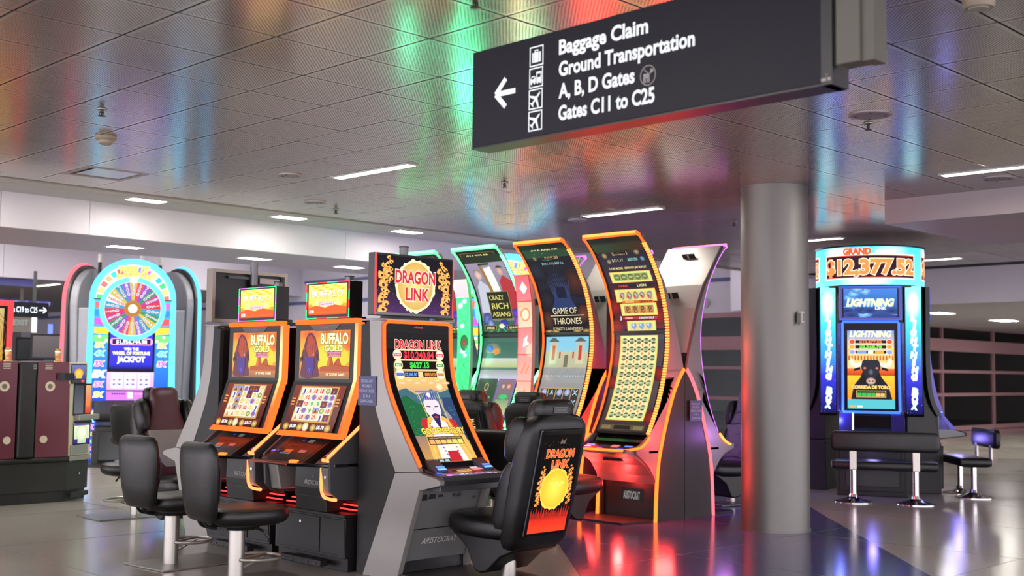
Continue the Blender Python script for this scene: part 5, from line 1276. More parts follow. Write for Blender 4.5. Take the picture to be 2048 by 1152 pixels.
def wheel_face():
    a = Art(1.2, 1.2); c = .6
    a.ell(c, c, .50, .50, (120, 240, 248), n=56).ell(c, c, .425, .425, (250, 250, 250), n=56)
    cols = [(214, 60, 80), (60, 150, 90), (60, 150, 190), (210, 190, 90), (150, 80, 200), (200, 60, 140), (60, 160, 200), (214, 190, 80), (150, 100, 210), (226, 80, 90), (50, 150, 110)]
    nums = ['150', '650', '300', '700', '500', '250', '800', '200', '450', '350', '600']
    for k in range(22):
        a0, a1 = k * 360 / 22, (k + 1) * 360 / 22; col = cols[(k * 5) % 11]
        if k == 9: col = (250, 250, 250)
        a.poly([(c, c), (c + .42 * math.cos(a0 * D2R), c + .42 * math.sin(a0 * D2R)), (c + .42 * math.cos(a1 * D2R), c + .42 * math.sin(a1 * D2R))], col)
        am = (a0 + a1) / 2; s = '2000' if k == 9 else nums[k % 11]
        for q, ch in enumerate(s): 
            r = .375 - q * .068
            a.text(ch, c + r * math.cos(am * D2R), c + r * math.sin(am * D2R), .058, (220, 40, 60) if k == 9 else (236, 226, 236), rot=am - 90, bold=.03, out=(60, 40, 80) if k != 9 else None, ot=.03)
    a.ell(c, c, .13, .13, (150, 100, 40), (190, 130, 60), n=28).ell(c, c, .072, .072, (250, 240, 200), (240, 210, 130), n=20)
    a.poly([(c - .08, c + .50), (c + .08, c + .50), (c + .05, c + .43), (c, c + .38), (c - .05, c + .43)], (255, 255, 240))
    return a
def wheel_machine(label, loc, rz, border):
    t = thing('slot_machine', label, 'slot machine', loc, rz, 'round topped wheel machines')
    arc = [(.62 * math.cos(k * 9 * D2R), 2.56 + .62 * math.sin(k * 9 * D2R)) for k in range(21)]
    out = [(.65, .80), (.63, 1.6), (.62, 2.5)] + arc[1:-1] + [(-.62, 2.5), (-.63, 1.6), (-.65, .80)]
    obj('face_housing', MB().prism(out, 'y', -.02, .06), m_dgrey, t, bevel=.01)
    bk = [(.50, .05), (.52, 1.0), (.56, 1.8), (.60, 2.5)] + [(x * .96, 2.54 + (z - 2.56) * .93) for x, z in arc[1:-1]] + [(-.60, 2.5), (-.56, 1.8), (-.52, 1.0), (-.50, .05)]
    obj('rear_cabinet', MB().prism(bk, 'y', .06, .20).prism([(.50, .05), (.53, 1.2), (.57, 2.45), (-.57, 2.45), (-.53, 1.2), (-.50, .05)], 'y', .2, .42), mat('cabinet_slate', (158, 160, 168), .5, .2), t, bevel=.02)
    hd = obj('rear_handle', MB().box(-.05, .05, .2, .23, 2.55, 2.95), m_char, t, bevel=.01)
    obj('service_bar', MB().tube([(.14, .22, 2.4), (.10, .23, 2.95)], .012, 8), m_blackp, t)
    obj('rear_lock', MB().tube([(0, .42, 1.45), (0, .44, 1.45)], .06, 20), m_char, t)
    obj('hinge_rail', MB().box(-.64, .64, -.026, -.02, 2.555, 2.575), m_dgrey, t)
    edge = [(.645, .86), (.63, 1.6), (.62, 2.5)] + arc[1:-1] + [(-.62, 2.5), (-.63, 1.6), (-.645, .86)]
    obj('edge_light', MB().tube([(x, -.02, z) for x, z in edge], .034, 8), border, t, smooth=True)
    wheel_art().build('lit_face', flat((-.62, -.023, .98), (1, 0, 0), (0, 0, 1)), A12, t)
    wb = obj('wheel', MB().tube([(0, -.02, 2.42), (0, -.075, 2.42)], .50, 48), m_dgrey, t, smooth=True)
    wheel_face().build('wheel_print', flat((-.6, -.077, 1.82), (1, 0, 0), (0, 0, 1)), A1, wb)
    obj('hub', MB().tube([(0, -.07, 2.42), (0, -.11, 2.42)], [.07, .05], 24), n_white, wb, smooth=True)
    a = Art(.7, .3)
    for s, y in (('WHEEL OF', .21), ('FORTUNE', .09)): a.text(s, .35, y, .10, (252, 214, 110), w=.46 if y > .2 else .50, bold=.06, out=(240, 120, 110), ot=.06)
    a.build('wheel_title', flat((-.35, -.035, 2.82), (1, 0, 0), (0, 0, 1)), A12, t)
    dk = obj('deck', MB().prism([(-.58, .80), (-.58, .70), (-.15, .66), (0, .98), (-.15, .98)], 'x', -.52, .52), m_char, t, bevel=.04)
    obj('deck_shelf', MB().box(-.50, .50, -.42, .0, .52, .60), m_dgrey, t, bevel=.02)
    obj('screen_small', MB().box(-.12, .10, -.30, -.29, .62, .67), n_blue, t)
    for s in (-1, 1):
        obj('deck_leg', MB().box(s * .48 - .05, s * .48 + .05, -.40, .05, .04, .54), m_dgrey, t, bevel=.01)
        obj('leg_light', MB().tube([(s * .62, -.05, .08), (s * .645, -.03, .86)], .03, 8), border, t)
        a = Art(.16, .8); a.rect(0, 0, .16, .8, (40, 60, 200), (50, 80, 220)); rnd = random.Random(4)
        for k in range(7): a.text('5X', .08, .08 + k * .11, .06, (cols_ := [(250, 214, 90), (230, 90, 220), (80, 226, 190)])[k % 3], bold=.05, out=(255, 250, 240), ot=.04)
        a.build('leg_print', flat((s * .57 - .08 - (.0 if s < 0 else 0), -.06, .06), (1, 0, 0), (0, .04, 1)), A12, t)
    obj('base_disc', MB().lathe([(.72, 0), (.72, .03), (.66, .05)], 40, (0, -.05, 0)), m_char, t, smooth=True)
    obj('pole', MB().tube([(.12, .3, 2.5), (.12, .3, 3.22)], .028, 12), m_char, t)
    obj('pole_lamp', MB().lathe([(.034, 3.22), (.034, 3.34), (.028, 3.36)], 16, (.12, .3, 0)), mat('lamp_white', (220, 216, 210), .4), t, smooth=True)
    return t
WL = Vector((8.87, 17.30, 0))
wheel_machine('round topped wheel machine with pale cyan rim facing the camera at left', WL, -27, n_cyan)
def around(c, r, deg, rz): a = (rz + deg) * D2R; return (c.x + r * math.sin(a), c.y - r * math.cos(a), 0)
WC = Vector((WL.x + .80 * math.sin(27 * D2R), WL.y + .80 * math.cos(27 * D2R), 0))
wheel_machine('wheel machine with a pink rim turned away, left of the cyan rimmed one', around(WC, .84, -118, -27), -27 - 118, n_pink)
wheel_machine('wheel machine with a pale rim turned away, right of the cyan rimmed one', around(WC, .84, 118, -27), -27 + 118, n_cyan)
wheel_machine('wheel machine with pale rim glimpsed through the gap behind the castle screen machine', (12.0, 12.05, 0), -45, n_cyan)

# ================================================================== round jackpot pod at the right
def header_art():
    a = Art(1.6, .48)
    a.rect(0, 0, 1.6, .48, (110, 226, 250), (70, 190, 240)).ell(.75, .06, .4, .12, (255, 255, 255), (120, 230, 250), n=24).ell(.3, .42, .25, .1, (236, 252, 255), (90, 206, 245), n=20).ell(1.1, .42, .3, .1, (200, 244, 255), (80, 200, 244), n=20)
    a.rect(.10, .075, 1.50, .385, (255, 250, 245)).rect(.112, .088, 1.488, .372, (240, 90, 60)).rect(.122, .098, 1.478, .362, (40, 20, 30))
    a.text('$12,377.52', .80, .228, .175, (240, 130, 70), w=1.36, bold=.05, out=(255, 226, 196), ot=.035)
    a.text('GRAND', .62, .42, .075, (226, 80, 40), w=.40, bold=.07, out=(255, 226, 196), ot=.03).text('JACKPOT', 1.02, .415, .036, (250, 226, 190), w=.30, bold=.04)
    return a
def strip_art():
    a = Art(.19, 1.62)
    a.rect(0, 0, .19, .5, (20, 18, 60), (50, 50, 190)).rect(0, .5, .19, 1.1, (50, 50, 190), (60, 190, 250)).rect(0, 1.1, .19, 1.62, (60, 190, 250), (140, 246, 255)).ell(.095, 1.4, .09, .2, (255, 255, 255), (120, 240, 255), n=18)
    for k, ch in enumerate('LIGHTNING BOX'):
        a.text(ch, .10 + .008 * math.sin(k * 2), 1.22 - k * .092, .072 if k < 9 else .085, (250, 252, 255), w=.07 if ch != 'I' else .03, bold=.06, rot=-8, out=(190, 240, 255), ot=.04)
    rnd = random.Random(2)
    for k in range(26): a.ell(rnd.random() * .19, rnd.random() * .8, .003, .003, (190, 214, 255), n=5)
    return a
def bolt_topper():
    a = Art(.62, .36)
    a.rect(0, 0, .62, .36, (40, 60, 120), (70, 130, 220)); rnd = random.Random(8)
    for k in range(12): a.ell(rnd.random() * .62, rnd.random() * .36, .09, .05, (150, 214, 255), (60, 110, 200), n=12, jag=.4)
    for k in range(6): a.ell(rnd.random() * .62, rnd.random() * .1 + .02, .1, .04, (36, 44, 90), (50, 80, 150), n=12, jag=.4)
    a.text('LIGHTNING', .31, .185, .085, (240, 240, 190), w=.54, bold=.06, out=(110, 190, 250), ot=.03, shear=.2).text('LINK', .43, .115, .03, (250, 250, 255), w=.13, bold=.04)
    return a
def bull_art():
    a = Art(.60, 1.03)
    a.rect(0, 0, .60, 1.03, (16, 12, 30)); X0, X1 = .03, .57
    a.rect(X0, .14, X1, .42, (236, 150, 40), (250, 200, 60)).rect(X0, .42, X1, .50, (200, 60, 30), (226, 110, 50)).rect(X0, .50, X1, .72, (250, 214, 140), (250, 190, 90)).rect(X0, .72, X1, .94, (240, 200, 120), (110, 150, 220)).rect(X0, .03, X1, .14, (90, 190, 200))
    for k in range(15): a.rect(.04 + k * .036, .595, .058 + k * .036, .64, (190, 90, 50)).ell(.049 + k * .036, .64, .009, .01, (190, 90, 50), n=8)
    a.text('LIGHTNING', .30, .90, .065, (250, 246, 200), w=.48, bold=.06, out=(60, 130, 240), ot=.03, shear=.2)
    for y, c, s, g in ((.81, (240, 120, 70), '$12,377.52', (226, 80, 40)), (.75, (120, 230, 60), '$2,568.78', (250, 170, 60)), (.69, (110, 150, 250), '$500', (150, 160, 220))):
        a.rect(.10, y - .024, .50, y + .024, (250, 240, 226)).rect(.12, y - .018, .48, y + .018, (20, 16, 20))
        if y > .7: a.text(s, .30, y, .028, c, w=.26, bold=.05)
        else: a.rect(.14, y - .014, .25, y + .014, (120, 160, 230)).rect(.35, y - .014, .45, y + .014, (250, 170, 50)).rect(.27, y - .016, .33, y + .016, (250, 246, 240))
        for x in (.085, .515): a.ell(x, y, .038, .03, (255, 240, 226), n=18).ell(x, y, .033, .025, g, n=18)
    # bull: body, head, horns, eyes, muzzle ring
    a.poly([(.07, .14), (.10, .30), (.18, .40), (.22, .50), (.38, .50), (.42, .40), (.50, .30), (.54, .14)], (34, 34, 40))
    a.poly([(.19, .50), (.18, .56), (.22, .60), (.38, .60), (.42, .56), (.41, .50), (.36, .40), (.33, .33), (.27, .33), (.24, .40)], (44, 46, 56))
    for s in (-1, 1):
        q = lambda x, y: (.30 + s * x, y)
        a.poly([q(.10, .575), q(.17, .56), q(.21, .58), q(.22, .63), q(.25, .58), q(.23, .53), q(.16, .51), q(.11, .53)], (236, 226, 210)).poly([q(.12, .52), q(.19, .50), q(.20, .47), q(.12, .49)], (26, 26, 32)).ell(.30 + s * .07, .505, .02, .015, (250, 150, 130), (150, 60, 60), n=10)
    a.ell(.30, .355, .055, .04, (236, 210, 190), (170, 130, 120), n=18).ell(.282, .355, .014, .01, (40, 30, 34), n=10).ell(.318, .355, .014, .01, (40, 30, 34), n=10).ell(.30, .46, .03, .04, (110, 116, 140), (50, 52, 64), n=12)
    a.text('CORRIDA DE TORO', .30, .285, .036, (250, 220, 130), w=.44, bold=.05, out=(190, 110, 30), ot=.03).rect(.13, .165, .47, .245, (214, 190, 130)).rect(.137, .172, .463, .238, (60, 40, 30))
    for k in range(6): a.rect(.142 + k * .053, .175, .19 + k * .053, .215, (60, 190, 80) if k < 4 else (236, 190, 110))
    a.rect(.05, .045, .12, .065, (236, 170, 80)).rect(.14, .045, .2, .065, (250, 250, 250))
    return a
def bolt_machine(label, loc, rz):
    t = thing('slot_machine', label, 'slot machine', loc, rz, 'machines of the round jackpot pod'); t.scale = (1.06, 1.06, 1.06)
    L = [tuple(p) for p in smooth_line([(-.30, 1.00), (-.22, 1.25), (-.17, 1.55), (-.15, 1.80), (-.15, 2.06)], 3)]
    obj('base', MB().box(-.40, .40, -.30, .12, 0, .62).box(-.36, .36, -.34, -.3, .06, .58), m_char, t, bevel=.008)
    obj('base_door', MB().box(-.30, .30, -.352, -.338, .12, .52), m_blackp, t, bevel=.003)
    obj('lock', MB().tube([(0, -.35, .42), (0, -.366, .42)], .014, 12), m_chrome, t)
    obj('cabinet', MB().prism([(-.30, .62), (-.28, .98)] + [(y + .02, z) for y, z in L] + [(-.12, 2.52), (.10, 2.52), (.10, .62)], 'x', -.37, .37), m_blackp, t, bevel=.01)
    for s in (-1, 1):
        obj('blue_side_rail', MB().prism([(y - .035, z) for y, z in L] + [(-.09, 2.06), (-.12, 1.5), (-.22, 1.0)], 'x', *sorted((s * .385, s * .35))), mat('violet_gloss', (60, 50, 120), .2, .4), t, bevel=.004)
    hv = [(y - .03, z) for y, z in L]
    for s in (-1, 1): obj('screen_light', MB().tube([(s * .325, y, z) for y, z in hv], .016, 6), mat('blue_light', (70, 110, 240), .4, emit=(60, 110, 250), es=1.6), t, smooth=True)
    obj('screen_light', MB().tube([(-.325, hv[-1][0], 2.07), (.325, hv[-1][0], 2.07)], .018, 6), MATS['blue_light'], t)
    obj('screen_light', MB().tube([(-.325, hv[0][0], .99), (.325, hv[0][0], .99)], .018, 6), MATS['blue_light'], t)
    bull_art().build('screen', curved([(y - .008, z) for y, z in L], -.30, 1, 1.03), A1, t, step=.05)
    tp = obj('topper', MB().box(-.36, .36, -.20, -.10, 2.09, 2.50), m_blackp, t, bevel=.006)
    a = Art(.72, .41); a.rect(0, 0, .72, .41, (70, 110, 240)).rect(.012, .012, .708, .398, (90, 80, 150)).rect(.035, .03, .685, .38, (14, 14, 30)); a.build('topper_frame', flat((-.36, -.2015, 2.09), (1, 0, 0), (0, 0, 1)), A1, tp)
    bolt_topper().build('topper_screen', flat((-.31, -.2045, 2.12), (1, 0, 0), (0, 0, .97)), A1, tp)
    obj('deck', MB().prism([(-.62, .74), (-.62, .70), (-.28, .66), (-.2, .98), (-.32, .96), (-.42, .80)], 'x', -.37, .37), m_blackg, t, bevel=.01)
    for s in (-1, 1): obj('deck_wing', MB().prism([(-.50, .775), (-.33, .97), (-.28, .97), (-.28, .775)], 'x', *sorted((s * .37, s * .22))), mat('violet_paint', (70, 62, 150), .3, .4), t, bevel=.004)
    obj('deck_light', MB().tube([(-.21, -.50, .79), (-.21, -.34, .975)], .008, 6), n_white, t)
    a = Art(.6, .2); a.rect(.10, .04, .21, .11, (16, 16, 20)).rect(.24, .10, .38, .125, (40, 60, 30)).rect(.25, .05, .35, .085, (230, 110, 60)).rect(.42, .07, .5, .11, (220, 150, 160)).rect(.02, .02, .1, .05, (90, 110, 250)).rect(.5, .02, .58, .05, (120, 130, 250))
    a.build('control_print', flat((-.30, -.625, .745), (1, 0, 0), (0, .2, .06)), A12, t, lift=.002)
    add_glow(t, (0, -.62, .66), (.25, .2, 1), 5, .05)
    add_glow(t, (-.36, -.42, 1.0), (.2, .25, 1), 2.5, .03)
    return t
PF = Vector((14.02, 7.47, 0)); PRZ = -61.5
PC = Vector((PF.x - .58 * math.sin(PRZ * D2R), PF.y + .58 * math.cos(PRZ * D2R), 0))
bolt_machine('jackpot pod machine with a black bull on its screen, facing the camera', PF, PRZ)
bolt_machine('jackpot pod machine facing away to the right of the bull screen one', around(PC, .47, 103, PRZ), PRZ + 103)
bolt_machine('jackpot pod machine facing left, mostly hidden by the steel column', around(PC, .62, -103, PRZ), PRZ - 103)
t = thing('jackpot_header', 'round cyan header sign reading a five figure jackpot with lit side strips', 'sign', PC, PRZ); t.scale = (1.06, 1.06, 1.045)
RH = .66
def cyl(R, a_tot, w_, z0, cy=0):
    def f(u, v, h):
        an = (u / w_ - .5) * a_tot; return ((R + h) * math.sin(an), cy - (R + h) * math.cos(an), z0 + v)
    return f
obj('drum', MB().lathe([(RH - .012, 2.56), (RH - .012, 3.04)], 72), m_blackp, t, smooth=True)
obj('top_ring', MB().lathe([(RH + .012, 3.035), (RH + .012, 3.055), (RH - .05, 3.06)], 72), m_blackp, t, smooth=True)
obj('bottom_ring', MB().lathe([(RH - .1, 2.53), (RH + .012, 2.535), (RH + .012, 2.56)], 72), m_blackp, t, smooth=True)
def split_u(art_, n):  # cut wide shapes so they follow the drum
    T = []
    for pts, cols, k in art_.t:
        T.append((pts, cols, k))
    return art_
class UArt(Art): pass
def cyl_build(art_, name, R, a_tot, z0, m, parent):
    # swap axes so the step cutting runs around the drum
    b = Art(art_.h, art_.w); b.t = [([(p[1], p[0]) for p in pts], cols, n) for pts, cols, n in art_.t]
    f = cyl(R, a_tot, art_.w, z0)
    return b.build(name, lambda u, v, h: f(v, u, h), m, parent, step=.04)
for k in range(3):
    o = cyl_build(header_art(), 'header_print', RH - .006, 2.094, 2.558, A12, t); o.rotation_euler = (0, 0, k * 120 * D2R)
    o2 = None if 1 else cyl_build((lambda a: a.rect(0, 0, .4, .48, (100, 220, 248), (70, 190, 240)))(Art(.4, .48)), 'header_gap_print', RH - .006, (2 * math.pi - 3 * 1.72) / 3, 2.558, A12, t)
for k, s in enumerate((-1, 1, -1, 1, -1, 1)):
    rr = (k // 2) * 120
    SL = [tuple(p) for p in smooth_line([(-.60, .98), (-.52, 1.12), (-.47, 1.35), (-.455, 1.7), (-.46, 2.1), (-.46, 2.55)], 3)]
    sp = obj('side_strip', MB().strip(SL, s * .50 - .105, s * .50 + .105, -.06), m_blackp, t); sp.rotation_euler = (0, 0, rr * D2R)
    strip_art().build('strip_print', curved([(y - .007, z) for y, z in SL], s * .50 - .09, .95, 1.62), A12, sp, step=.06)
obj('core', MB().lathe([(.24, 0), (.24, 2.6)], 24), m_blackp, t, smooth=True)
add_glow(t, (-.38, -.75, 1.1), (.2, .25, 1), 3, .05)

# ================================================================== older red cabinets at the left edge
m_red = mat('maroon_panel', (92, 26, 44), .35, .1); m_cream = mat('cream_metal', (206, 196, 170), .4, .15)
t = thing('low_cabinet', 'long dark low cabinet under the maroon backed slot machines', 'cabinet', (5.39, 12.86, 0))
P0 = [(-.75, .35), (-.49, .0), (.49, .0), (.84, .24), (.84, 1.1), (-.75, 1.1)]
obj('plinth', MB().prism([(x * .98, y + .03) for x, y in P0], 'z', 0, .12).prism(P0, 'z', .12, .44), m_char, t, bevel=.006)
obj('bumper', MB().prism([(x * 1.03, y - .02) for x, y in P0], 'z', .44, .50), m_blackp, t, bevel=.025, seg=4)
obj('front_trim', MB().prism([(.50, -.03), (.86, .21), (.86, .26), (.50, .02)], 'z', .445, .50), m_silver, t, bevel=.01)
obj('lock', MB().tube([(.66, .105, .30), (.672, .088, .30)], .012, 10), m_chrome, t)
obj('foot_bar', MB().prism([(.50, -.08), (.80, .12), (.80, .17), (.50, -.02)], 'z', .05, .10), m_blackp, t, bevel=.004)
def old_machine(label, s, y0):
    t = thing('slot_machine', label, 'slot machine', (5.39, y0, .5), 0, 'maroon backed slot machines')
    X = lambda q: q * s
    def pr_(P, ax, a, b): return MB().prism([(X(p[0]), p[1]) for p in P], ax, a, b)
    obj('side_body', MB().prism([(X(.11), 0), (X(.49), 0), (X(.46), 1.05), (X(.11), 1.05)], 'y', -.01, .5), m_red, t, bevel=.004)
    # front, turned outwards
    A = (.49, 0.0); d = Vector((.84, .54)); n = Vector((.54, -.84))
    def box_front(nm, u0, u1, d0, d1, z0, z1, m, **k):
        P = [Vector(A) + d * u + n * q for u, q in ((u0, d0), (u1, d0), (u1, d1), (u0, d1))]
        return obj(nm, MB().prism([(X(p.x), p.y) for p in P], 'z', z0, z1), m, t, **k)
    box_front('front_housing', .0, .44, -.35, .0, 0, .80, m_cream, bevel=.006)
    box_front('upper_housing', .0, .36, -.3, -.02, .80, 1.05, m_cream, bevel=.006)
    box_front('lower_door', .04, .36, 0, .02, .02, .12, m_silver, bevel=.004)
    box_front('button_shelf', .10, .50, 0, .07, .40, .46, m_silver, bevel=.006)
    box_front('shelf_shadow_gap', .12, .44, .0, .012, .36, .39, m_blackp)  # black strip just under the button shelf
    box_front('side_latch', -.16, .02, -.06, .03, .85, .93, m_blackp)
    def art_front(nm, a, u0, z0, q, sc=1.0):
        if s > 0: o = Vector(A) + d * u0 + n * q; return a.build(nm, flat((o.x, o.y, z0), (d.x * sc, d.y * sc, 0), (0, 0, sc)), A1, t)
        o = Vector(A) + d * (u0 + a.w * sc) + n * q; return a.build(nm, flat((-o.x, o.y, z0), (d.x * sc, -d.y * sc, 0), (0, 0, sc)), A1, t)
    a = Art(.30, .22); a.rect(0, 0, .3, .22, (24, 20, 40)).rect(.01, .05, .29, .21, (60, 60, 130), (110, 120, 170)).ell(.15, .12, .09, .05, (250, 220, 90), (214, 150, 50), n=16).rect(.09, .06, .21, .10, (236, 190, 70)).rect(.01, .01, .29, .045, (60, 60, 60)).rect(.20, .015, .26, .04, (236, 70, 90))
    art_front('top_screen', a, .03, .81, -.016)
    a = Art(.36, .36); a.rect(0, 0, .36, .36, (30, 30, 30)).rect(.02, .02, .20, .34, (96, 98, 106), (60, 62, 72)).rect(.24, .02, .35, .34, (200, 50, 30), (220, 170, 120)).rect(.26, .1, .33, .2, (250, 130, 60))
    art_front('main_screen', a, .06, .45, .004)
    a = Art(.34, .27); a.rect(0, 0, .34, .27, (26, 16, 50)).rect(.02, .02, .32, .25, (180, 200, 170), (230, 240, 200)).ell(.17, .14, .12, .1, (250, 252, 220), (190, 206, 170), n=16).rect(.02, .02, .09, .07, (60, 40, 120)).rect(.25, .02, .32, .07, (60, 40, 120)).rect(.02, .22, .32, .25, (90, 70, 130))
    art_front('belly_screen', a, .08, .115, .004)
    for k in range(4): obj('vent_slat', MB().box(*sorted((X(.19), X(.27))), -.016, -.01, .97 + k * .018, .976 + k * .018), m_cream, t)
    obj('round_badge', MB().tube([(X(.25), -.014, .78), (X(.25), -.02, .78)], .055, 24), m_cream, t)
    obj('badge_ring', MB().tube([(X(.25), -.018, .78), (X(.25), -.022, .78)], .03, 6), mat('badge_dark', (110, 100, 82), .4, .3), t)
    obj('round_badge', MB().tube([(X(.20), -.012, .20), (X(.20), -.018, .20)], .042, 24), m_cream, t)
    c = obj('candle', MB().lathe([(.045, 1.05), (.045, 1.062), (.03, 1.066), (.026, 1.08), (.03, 1.10), (.034, 1.17), (.028, 1.20)], 18, (X(.14 if s < 0 else .42), .2, 0)), mat('amber_glass', (200, 150, 80), .2, .2), t, smooth=True)
    obj('candle_ring', MB().lathe([(.032, 1.155), (.036, 1.16), (.036, 1.17), (.032, 1.175)], 18, (X(.14 if s < 0 else .42), .2, 0)), m_chrome, c, smooth=True)
    return t
old_machine('older maroon sided slot machine facing right, with a pale lit belly glass', 1, 12.86)
old_machine('older maroon sided slot machine cut off by the left edge of the photo', -1, 12.86)
t = thing('machine_spine', 'black vertical post between the two maroon slot machines', 'post', (5.39, 12.83, .5))
obj('post_shell', MB().box(-.095, .095, 0, .4, 0, 1.05), m_blackp, t, bevel=.02)
obj('post_vent', MB().box(.05, .09, -.004, 0, .97, .975).box(.05, .09, -.004, 0, .99, .995).box(.05, .09, -.004, 0, 1.01, 1.015), m_silver, t, kind='stuff')

# far left curved machine with an orange screen
t = thing('slot_machine', 'curved slot machine with an orange yellow screen and red rim at the left edge', 'slot machine', (5.80, 15.5, 0), -14)
L = [tuple(p) for p in smooth_line([(-.30, .9), (-.18, 1.2), (-.12, 1.55), (-.10, 1.9), (-.13, 2.3)], 3)]
obj('cabinet', MB().prism([(y + .02, z) for y, z in L] + [(.2, 2.3), (.25, 0), (-.25, 0)], 'x', -.40, .40), m_char, t, bevel=.01)
obj('rim', MB().strip(L, .36, .43, .03).strip(L, -.43, -.36, .03).box(-.43, .43, -.16, -.09, 2.27, 2.34), mat('rim_red', (190, 40, 50), .3, emit=(250, 60, 60), es=.6), t)
a = Art(.72, 1.42); a.rect(0, 0, .72, 1.42, (12, 10, 10)).rect(.04, .05, .68, .7, (214, 70, 30), (236, 120, 40)).rect(.04, .7, .68, 1.36, (240, 190, 60), (250, 226, 150))
for k in range(9): a.ring(.36, 1.0, .07 + k * .04, .05 + k * .045, .006, (200, 90, 30), 24)
for k in range(5): a.rect(.08 + k * .12, .15, .17 + k * .12, .32, (250, 180, 80))
a.build('screen', curved([(y - .008, z) for y, z in L], -.36, 1, 1.42), art_mat(.75), t, step=.07)
# small machines and signs in the dark hall
def far_machine(label, x, y, rz, kind):
    t = thing('slot_machine', label, 'slot machine', (x, y, 0), rz, 'small far machines in the left hall')
    obj('cabinet', MB().prism([(-.28, 0), (-.24, .7), (-.34, .8), (-.12, 1.0), (-.08, 1.55), (.25, 1.55), (.25, 0)], 'x', -.30, .30), m_dgrey if kind else m_char, t)
    a = Art(.5, .55)
    if kind:
        a.rect(0, 0, .5, .55, (90, 80, 150))
        for k in range(12):
            q = [(.25 + .24 * math.cos((k + e) * 30 * D2R), .27 + .26 * math.sin((k + e) * 30 * D2R)) for e in (0, 1)]
            a.poly([(.25, .27), q[0], q[1]], ((210, 120, 200), (110, 190, 210), (130, 120, 220), (190, 200, 220))[k % 4])
    else: a.rect(0, 0, .5, .55, (70, 66, 70), (90, 86, 90)).ring(.25, .1, .24, .4, .05, (40, 38, 40), 20, 0, 180).ring(.25, .1, .15, .28, .02, (150, 140, 150), 20, 0, 180)
    a.build('screen', flat((-.25, -.125, 1.0), (1, 0, 0), (0, .04, 1)), art_mat(.6), t)
    tp = obj('topper', MB().box(-.27, .27, -.10, .02, 1.62, 2.08), m_char, t, bevel=.01)
    a = Art(.46, .38); a.rect(0, 0, .46, .38, (120, 110, 112) if kind else (60, 60, 64), (150, 140, 140) if kind else (70, 70, 74)); a.build('topper_screen', flat((-.23, -.102, 1.66), (1, 0, 0), (0, 0, 1)), art_mat(.6), tp)
    obj('candle', MB().lathe([(.04, 2.08), (.04, 2.25)], 12, (.05, 0, 0)), n_blue if kind else m_silver, t)
far_machine('small far machine with a colour wheel screen beneath the left gate sign', 8.91, 20.5, -22, 1)
far_machine('small far grey machine with an arched screen left of the colour wheel one', 9.88, 23.5, -22, 0)
t = thing('gate_sign', 'small far dark sign reading gates C19 to C25 with a right arrow', 'sign', (0, 18, 0))
obj('body', MB().box(6.2, 7.83, 0, .08, 2.255, 2.482), m_sign, t, bevel=.004)
a = Art(1.62, .225); a.text('Gates C19 to C25', 1.20, .112, .085, (235, 245, 255), w=.50, bold=.02).line([(1.475, .112), (1.585, .112)], .02, (235, 245, 255)).line([(1.54, .155), (1.59, .112), (1.54, .069)], .02, (235, 245, 255))
a.build('sign_lettering', flat((6.205, -.002, 2.256), (1, 0, 0), (0, 0, 1)), A12, t)
obj('hanger', MB().box(6.4, 6.44, .02, .06, 2.48, 2.97), m_dgrey, t); obj('hanger', MB().box(7.6, 7.64, .02, .06, 2.48, 2.97), m_dgrey, t)
t = thing('lit_panel', 'narrow bright white lit panel hanging below the left gate sign', 'sign', (9.32, 22, 0))
obj('case', MB().box(-.52, .02, 0, .06, 2.14, 2.46), m_hall, t); obj('hanger', MB().box(-.27, -.23, .01, .05, 2.46, 2.965), m_hall, t); obj('lit_edge', MB().box(-.06, .03, -.02, .0, 2.14, 2.5), glow('panel_white', (1, 1, .95), 1.6), t)
a = Art(.4, .2); a.text('EXIT', .2, .1, .1, (190, 200, 190), bold=.03); a.build('panel_print', flat((-.46, -.003, 2.22), (1, 0, 0), (0, 0, 1)), art_mat(.7), t)
t = thing('blue_display', 'row of dim blue lit window cells above the left gate sign', 'display', (0, 26, 0))  # glow painted into cells, standing in for blue-lit window glass
obj('frame', MB().box(9.5, 11.4, .02, .1, 2.84, 3.22), m_hall, t)
a = Art(1.8, .34); a.rect(0, 0, 1.8, .34, (90, 90, 130)); rnd = random.Random(11)
for x in range(22):
    if x in (6, 10, 16): continue
    for y in range(4): c = 120 + rnd.randint(0, 70); a.rect(.02 + x * .081, .02 + y * .08, .09 + x * .081, .088 + y * .08, (c - 10, c - 10, 240))
a.build('lit_cells', flat((9.55, .0, 2.86), (1, 0, 0), (0, 0, 1)), art_mat(.8), t)

